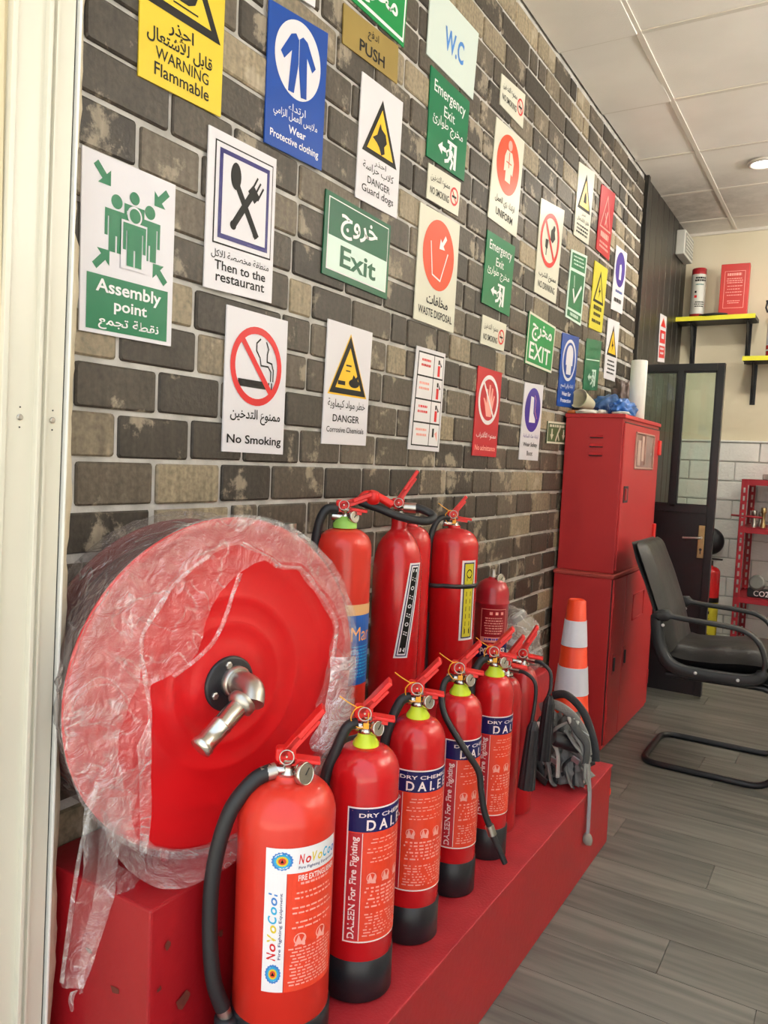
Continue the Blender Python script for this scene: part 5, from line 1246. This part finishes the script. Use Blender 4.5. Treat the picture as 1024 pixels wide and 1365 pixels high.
pad([(.90, .405), (.78, .405), (.60, .402), (.53, .402), (.49, .435), (.472, .52), (.445, .61), (.405, .71), (.36, .81), (.335, .885)], Y0+.006, Y1-.006, .022, CHP, 'back_shell', seed=9, bul=0)
ctr = [(.455, .60), (.487, .612), (.56, .607), (.70, .602), (.775, .592), (.825, .555), (.850, .49), (.842, .435), (.805, .412), (.72, .405), (.58, .404), (.515, .425), (.480, .475), (.462, .54)]
for yy, lab in ((Y0-.008, None), (Y1+.008, None)):
    P = smooth_path([(a-cx, yy-cy, b) for a, b in ctr+[ctr[0]]], 5)[:-1]
    ar = MB().tube(P, .009, 10, ry=.019, closed=True, up=(0, 1, 0)); ar = None
    q = MB(); n_ = len(P); vs = []; fs = []
    for i in range(n_):
        d = (P[(i+1) % n_]-P[i-1]).normalized(); nn = Vector((-d.z, 0, d.x))
        tt = .0085 if P[i].z > .45 and P[i].x > -.14 else .022
        for (a, b) in ((-1, -.7), (-.7, -1), (.7, -1), (1, -.7), (1, .7), (.7, 1), (-.7, 1), (-1, .7)): vs.append(P[i]+nn*tt*a+Vector((0, .019*b, 0)))
    for i in range(n_):
        k = (i+1) % n_
        for j in range(8): fs.append((i*8+j, i*8+(j+1) % 8, k*8+(j+1) % 8, k*8+j))
    q.add(vs, fs, True); arm = q.build('armrest', CHP, ch_)
    sgn = -1 if yy < 3.4 else 1
    for (a, b) in ((.484, .575), (.615, .408), (.765, .408)):
        s_ = MB().lathe([(.0065, 0), (.0065, .003), (.004, .005)], 12, TM((a-cx, yy-cy+sgn*.0185, b), (0, sgn, 0))); s_.build('bolt_cap', mat('bright_bolt', '#e8e8ea', .3, .3, 0), arm)
for z in (Y0+.04, Y1-.04): MB().box(.50-cx, .88-cx, z-cy-.012, z-cy+.012, .383, .398, .002).build('seat_rail', BLKM, ch_)

# ================================================================ SHELVES ON THE BACK WALL
SHY = mat('yellow_shelf_edge', '#e6e23c', .35, 0, .04); SHD = mat('dark_shelf_board', (.05, .05, .05), .5, 0, .2)
def shelf(x0, x1, z, brs, label):
    t = thing('wall_shelf', label, 'shelf', (x0, 5.585, z)); w = x1-x0
    MB().box(0, w, -.205, 0, -.022, 0, .001).build('board', SHD, t); MB().box(-.001, w+.001, -.212, -.205, -.024, .004, .001).build('front_edge', SHY, t)
    for b in brs:
        q = MB(); q.add([(b-x0, 0, -.022), (b-x0, -.15, -.022), (b-x0, -.012, -.27), (b-x0, 0, -.27), (b-x0+.004, 0, -.022), (b-x0+.004, -.15, -.022), (b-x0+.004, -.012, -.27), (b-x0+.004, 0, -.27)], [(0,1,2,3),(7,6,5,4),(0,4,5,1),(1,5,6,2),(2,6,7,3),(3,7,4,0)])
        q.box(b-x0-.014, b-x0+.018, -.004, 0, -.28, -.022, .001).box(b-x0-.014, b-x0+.018, -.17, 0, -.027, -.022, .001); q.build('bracket', BLKM, t)
    return t
shelf(.006, .475, 2.165, (.085, .42), 'upper wall shelf with bright yellow edge, carrying the can and red box')
shelf(.42, 1.10, 1.905, (.47, 1.0), 'lower wall shelf with yellow edge at the right edge of the photo')
cn2 = thing('fire_ball_canister', 'white cylinder canister with dark red cap on the upper yellow edged shelf', 'canister', (.115, 5.47, 2.165))
MB().lathe([(.040, 0), (.044, .004), (.044, .285), (.044, .318), (.040, .322)], 32).build('canister_body', mat('canister_red', (.36, .015, .02), .35, 0, .1), cn2)
MB().lathe([(.0446, .030), (.0446, .282)], 32).build('label_wrap', mat('canister_label', '#cfcfc6', .4, 0, .04), cn2)
F = Flat(2.8); fn = cyl_map(.045, math.radians(-25), .275, .08)
F.scribble(.05, .15, .95, .55, 2, SBLK, 1, h=.7, seed=50); F.scribble(.1, .7, .8, .85, 1, mat('teal_print', '#2f6f70', .4, 0, .05), 1, h=.6, seed=51); F.rect(.08, 1.25, .22, 1.42, SBLK, 1, 'pictogram'); F.rect(.06, 1.6, .26, 1.8, SRED, 1, 'pictogram'); F.scribble(.08, 2.1, .9, 2.6, 3, SBLK, 1, h=.5, seed=52); F.bend(fn, cn2, .0002)
bx_ = thing('red_box', 'red flat box with white printed frame standing on the upper yellow edged shelf', 'box', (.335, 5.45, 2.165), .06)
MB().box(-.083, .083, -.035, .035, 0, .325, .003).build('carton', mat('red_carton', (.55, .03, .025), .4, 0, .06), bx_)
F = Flat(1.9); fn = lambda u, v, d: (-.083+u*.166, -.0354-d, .322-v*.166)
for q_ in ((.14,.25,.86,.265),(.14,1.62,.86,1.635),(.14,.25,.155,1.635),(.845,.25,.86,1.635)): F.rect(*q_, LPNK, 1, 'border')
F.scribble(.22, .33, .78, .45, 1, LPNK, 1, h=.8, seed=60); F.scribble(.2, .52, .8, .75, 3, LPNK, 1, h=.4, seed=61); F.scribble(.2, .8, .8, 1.25, 4, LPNK, 1, h=.25, seed=62); F.scribble(.26, 1.35, .74, 1.5, 2, LPNK, 1, h=.4, seed=63); F.bend(fn, bx_, .0003)
tag(MB().tube(smooth_path([(0, 0, .008), (.05, -.02, .010), (.12, -.015, .012), (.16, .0, .008)], 5), .008, 10, ry=.012).build('black_cable', BLK, None, (.150, 5.39, 2.165)), 'short black hose lying on the upper shelf between the canister and red box', 'hose')
x3 = thing('fire_extinguisher', 'small extinguisher with white label on the lower wall shelf at the right edge', 'fire extinguisher', (.585, 5.46, 1.905), 0)
MB().lathe(body_profile(.045, .30, .045, .012), 32).build('cylinder', RED, x3); MB().lathe([(.0458, .04), (.0458, .24)], 32).build('label_wrap', WHT, x3)
MB().lathe([(.0462, .05), (.0462, .075)], 32).build('label_strip', SRED, x3)
q = MB(); q.lathe([(.012, .298), (.012, .33)], 14); q.box(-.065, .03, -.010, .010, .345, .355, .003).box(-.05, .02, -.010, .010, .325, .333, .003); q.tube([(-.055, 0, .35), (-.062, 0, .31), (-.05, 0, .28)], .006, 8); q.build('valve_head', BLKP, x3)

# ================================================================ RED SLOTTED RACK
rk = thing('slotted_rack', 'red slotted angle steel rack against the white brick, cut by the right edge', 'rack', (.50, 5.12, 0))
def upright(x, y, mir=1, mid=1):
    q = MB(); z0, z1 = 0, 1.149; sl = []
    # two slotted flanges made of rails and rungs so the slots are real openings
    for fl_ in (0, 1):
        def bx2(a, b, c0, c1):
            if fl_ == 0: q.box(x+min(a*mir, b*mir), x+max(a*mir, b*mir), y, y+.002*mid, c0, c1)
            else: q.box(x, x+.002*mir if mir > 0 else x, y+min(a*mid, b*mid), y+max(a*mid, b*mid), c0, c1) if mir > 0 else q.box(x-.002, x, y+min(a*mid, b*mid), y+max(a*mid, b*mid), c0, c1)
        bx2(0, .013, z0, z1); bx2(.024, .036, z0, z1); z = z0
        while z < z1-.02:
            bx2(.013, .024, z, z+.020); z += .050
    return q
for (x, y, mi, md) in ((0, 0, 1, 1), (0, .42, 1, -1), (.75, 0, -1, 1), (.75, .42, -1, -1)):
    q = upright(x, y, mi, md)
    q.v = [Vector(v) for v in q.v]; q.build('upright', REDK, rk)
for z in (1.150, .865, .445, .14):
    q = MB(); q.box(.002, .748, .002, .418, z-.004, z, .001).box(.002, .748, .002, .006, z-.034, z, .001).box(.002, .006, .002, .418, z-.034, z, .001); q.build('rack_shelf', REDK, rk)
q = MB(); q.tube([(-.05, .05, .93), (.12, .05, .925)], .006, 8); q.build('cross_rod', REDK, rk)
R = random.Random(12)
for i, (x, y, h) in enumerate(((.575, 5.20, .10), (.625, 5.19, .12), (.60, 5.30, .09), (.68, 5.22, .10))):
    q = MB().lathe([(.016, 0), (.016, .02), (.011, .03), (.011, h*.7), (.015, h*.75), (.015, h), (.010, h)], 18)
    tag(q.build('hose_nozzle', [STL, BRS, STL, BRS][i], None, (x, y, .865)), ['steel hose nozzle at the left end of the rack shelf', 'brass hose nozzle, second from the left on the rack shelf', 'steel hose nozzle behind the brass one on the rack', 'brass hose nozzle furthest right on the rack shelf'][i], 'nozzle', 'hose nozzles on the rack')
gz = thing('gauge_box', 'grey cased gauge with black CO2 label on the rack shelf', 'gauge', (.64, 5.20, .445))
MB().box(-.07, .07, -.03, .04, 0, .055, .006).build('case', BLKP, gz); MB().lathe([(.042, 0), (.046, .006), (.046, .03), (.036, .034)], 26, TM((-.015, -.012, .085), (-.2, -1, .3))).build('gauge_ring', mat('grey_cast', (.22, .22, .21), .5, .3, .2), gz)
MB().box(-.055, .06, -.028, .03, .055, .075, .004).build('bracket', MATS['grey_cast'], gz)
F = Flat(.4); F.text('CO2', .25, .08, .85, .32, WHT, 1, bold=.01); F.bend(lambda u, v, d: (-.07+u*.14, -.0304-d, .055-v*.14), gz, .0003)
R = random.Random(3)
for r_ in range(2):
    for c_ in range(3):
        q = MB().lathe([(.020, 0), (.023, .004), (.023, .030), (.018, .034), (.018, .040)], 18)
        tag(q.build('coupling_cap', CHR if (r_+c_) % 2 else REDK, None, (.56+.055*c_, 5.17+.075*r_, .14)), ('shiny' if (r_+c_) % 2 else 'red')+' pipe coupling cap in the '+('front' if r_ == 0 else 'rear')+' row of the lowest rack shelf, '+['left', 'middle', 'right'][c_], 'cap', 'coupling caps on the lowest rack shelf')
tag(MB().box(0, .14, 0, .16, 0, .035, .006).build('grey_tray', mat('grey_tray', (.25, .24, .22), .6, 0, .2), None, (.60, 5.22, 1.150)), 'flat grey tray on top of the red rack', 'tray')

# ================================================================ FAR EXTINGUISHER, BLACK DISC, WALL BOX, NARROW SIGN
x4 = thing('fire_extinguisher', 'red extinguisher with tall yellow label on the floor behind the glazed door', 'fire extinguisher', (.335, 5.30, 0), 0)
MB().lathe(body_profile(.062, .60, .05, .016), 36).build('cylinder', RED, x4); MB().lathe([(.0635, .0), (.0635, .05)], 36).build('base_ring', BLKP, x4)
MB().lathe([(.0628, .09), (.0628, .37)], 36).build('label_wrap', YEL2, x4); MB().lathe([(.0634, .37), (.0634, .40)], 36).build('label_strip', SBLK, x4)
F = Flat(3.0); F.rect(.15, .55, .45, .85, SBLK, 1, 'pictogram'); F.rect(.55, .6, .85, .8, SBLK, 1, 'pictogram'); F.scribble(.1, 1.1, .9, 2.7, 6, SBLK, 1, h=.2, seed=70); F.bend(cyl_map(.063, math.radians(-50), .37, .09), x4, .0002)
q = MB(); q.lathe([(.016, .598), (.016, .63)], 14); q.box(-.02, .07, -.01, .01, .635, .645, .003); q.build('valve_head', BLKP, x4)
tag(MB().lathe([(.085, 0), (.09, .01), (.085, .03), (.05, .045), (.01, .048)], 40, TM((0, 0, 0), (0, -1, .05))).build('black_disc', BLKP, None, (.285, 5.556, .73)), 'round black disc hanging on the white brick behind the door', 'disc')
ck = thing('wall_box', 'pale grey box with ribbed front mounted high on the dark boards', 'control box', (.006, 5.36, 2.53))
MB().box(0, .055, -.14, .14, 0, .15, .006).build('housing', mat('pale_grey_housing', '#c5c5bd', .45, 0, .05), ck)
MB().box(.055, .058, -.12, .12, .015, .135, .002).build('front_grille', mat('grey_grille', '#8d8d86', .5, 0, .1), ck)
for i in range(5): MB().box(.058, .061, -.11, .11, .025+.021*i, .034+.021*i, .001).build('grille_bar', MATS['pale_grey_housing'], ck)
F = sign([(4.915,2.110),(5.085,2.120),(5.105,1.845),(4.925,1.828)], PAPER, 'narrow white sign with red blocks on the dark boards above the glazed door')
F.poly([(.5,.08),(.92,.40),(.10,.40)], SRED); F.rect(.08,.52,.92,.95, SRED); F.rect(.3,.62,.7,.80, PAPER, 2); F.rect(.08,1.04,.92,1.45, SRED); F.scribble(.18,1.1,.82,1.4,2,PAPER,2,h=.5,seed=80); F.done()
for o in [c for c in bpy.data.objects if c.get('label', '').startswith('narrow white sign')]: o.location.x += .0075
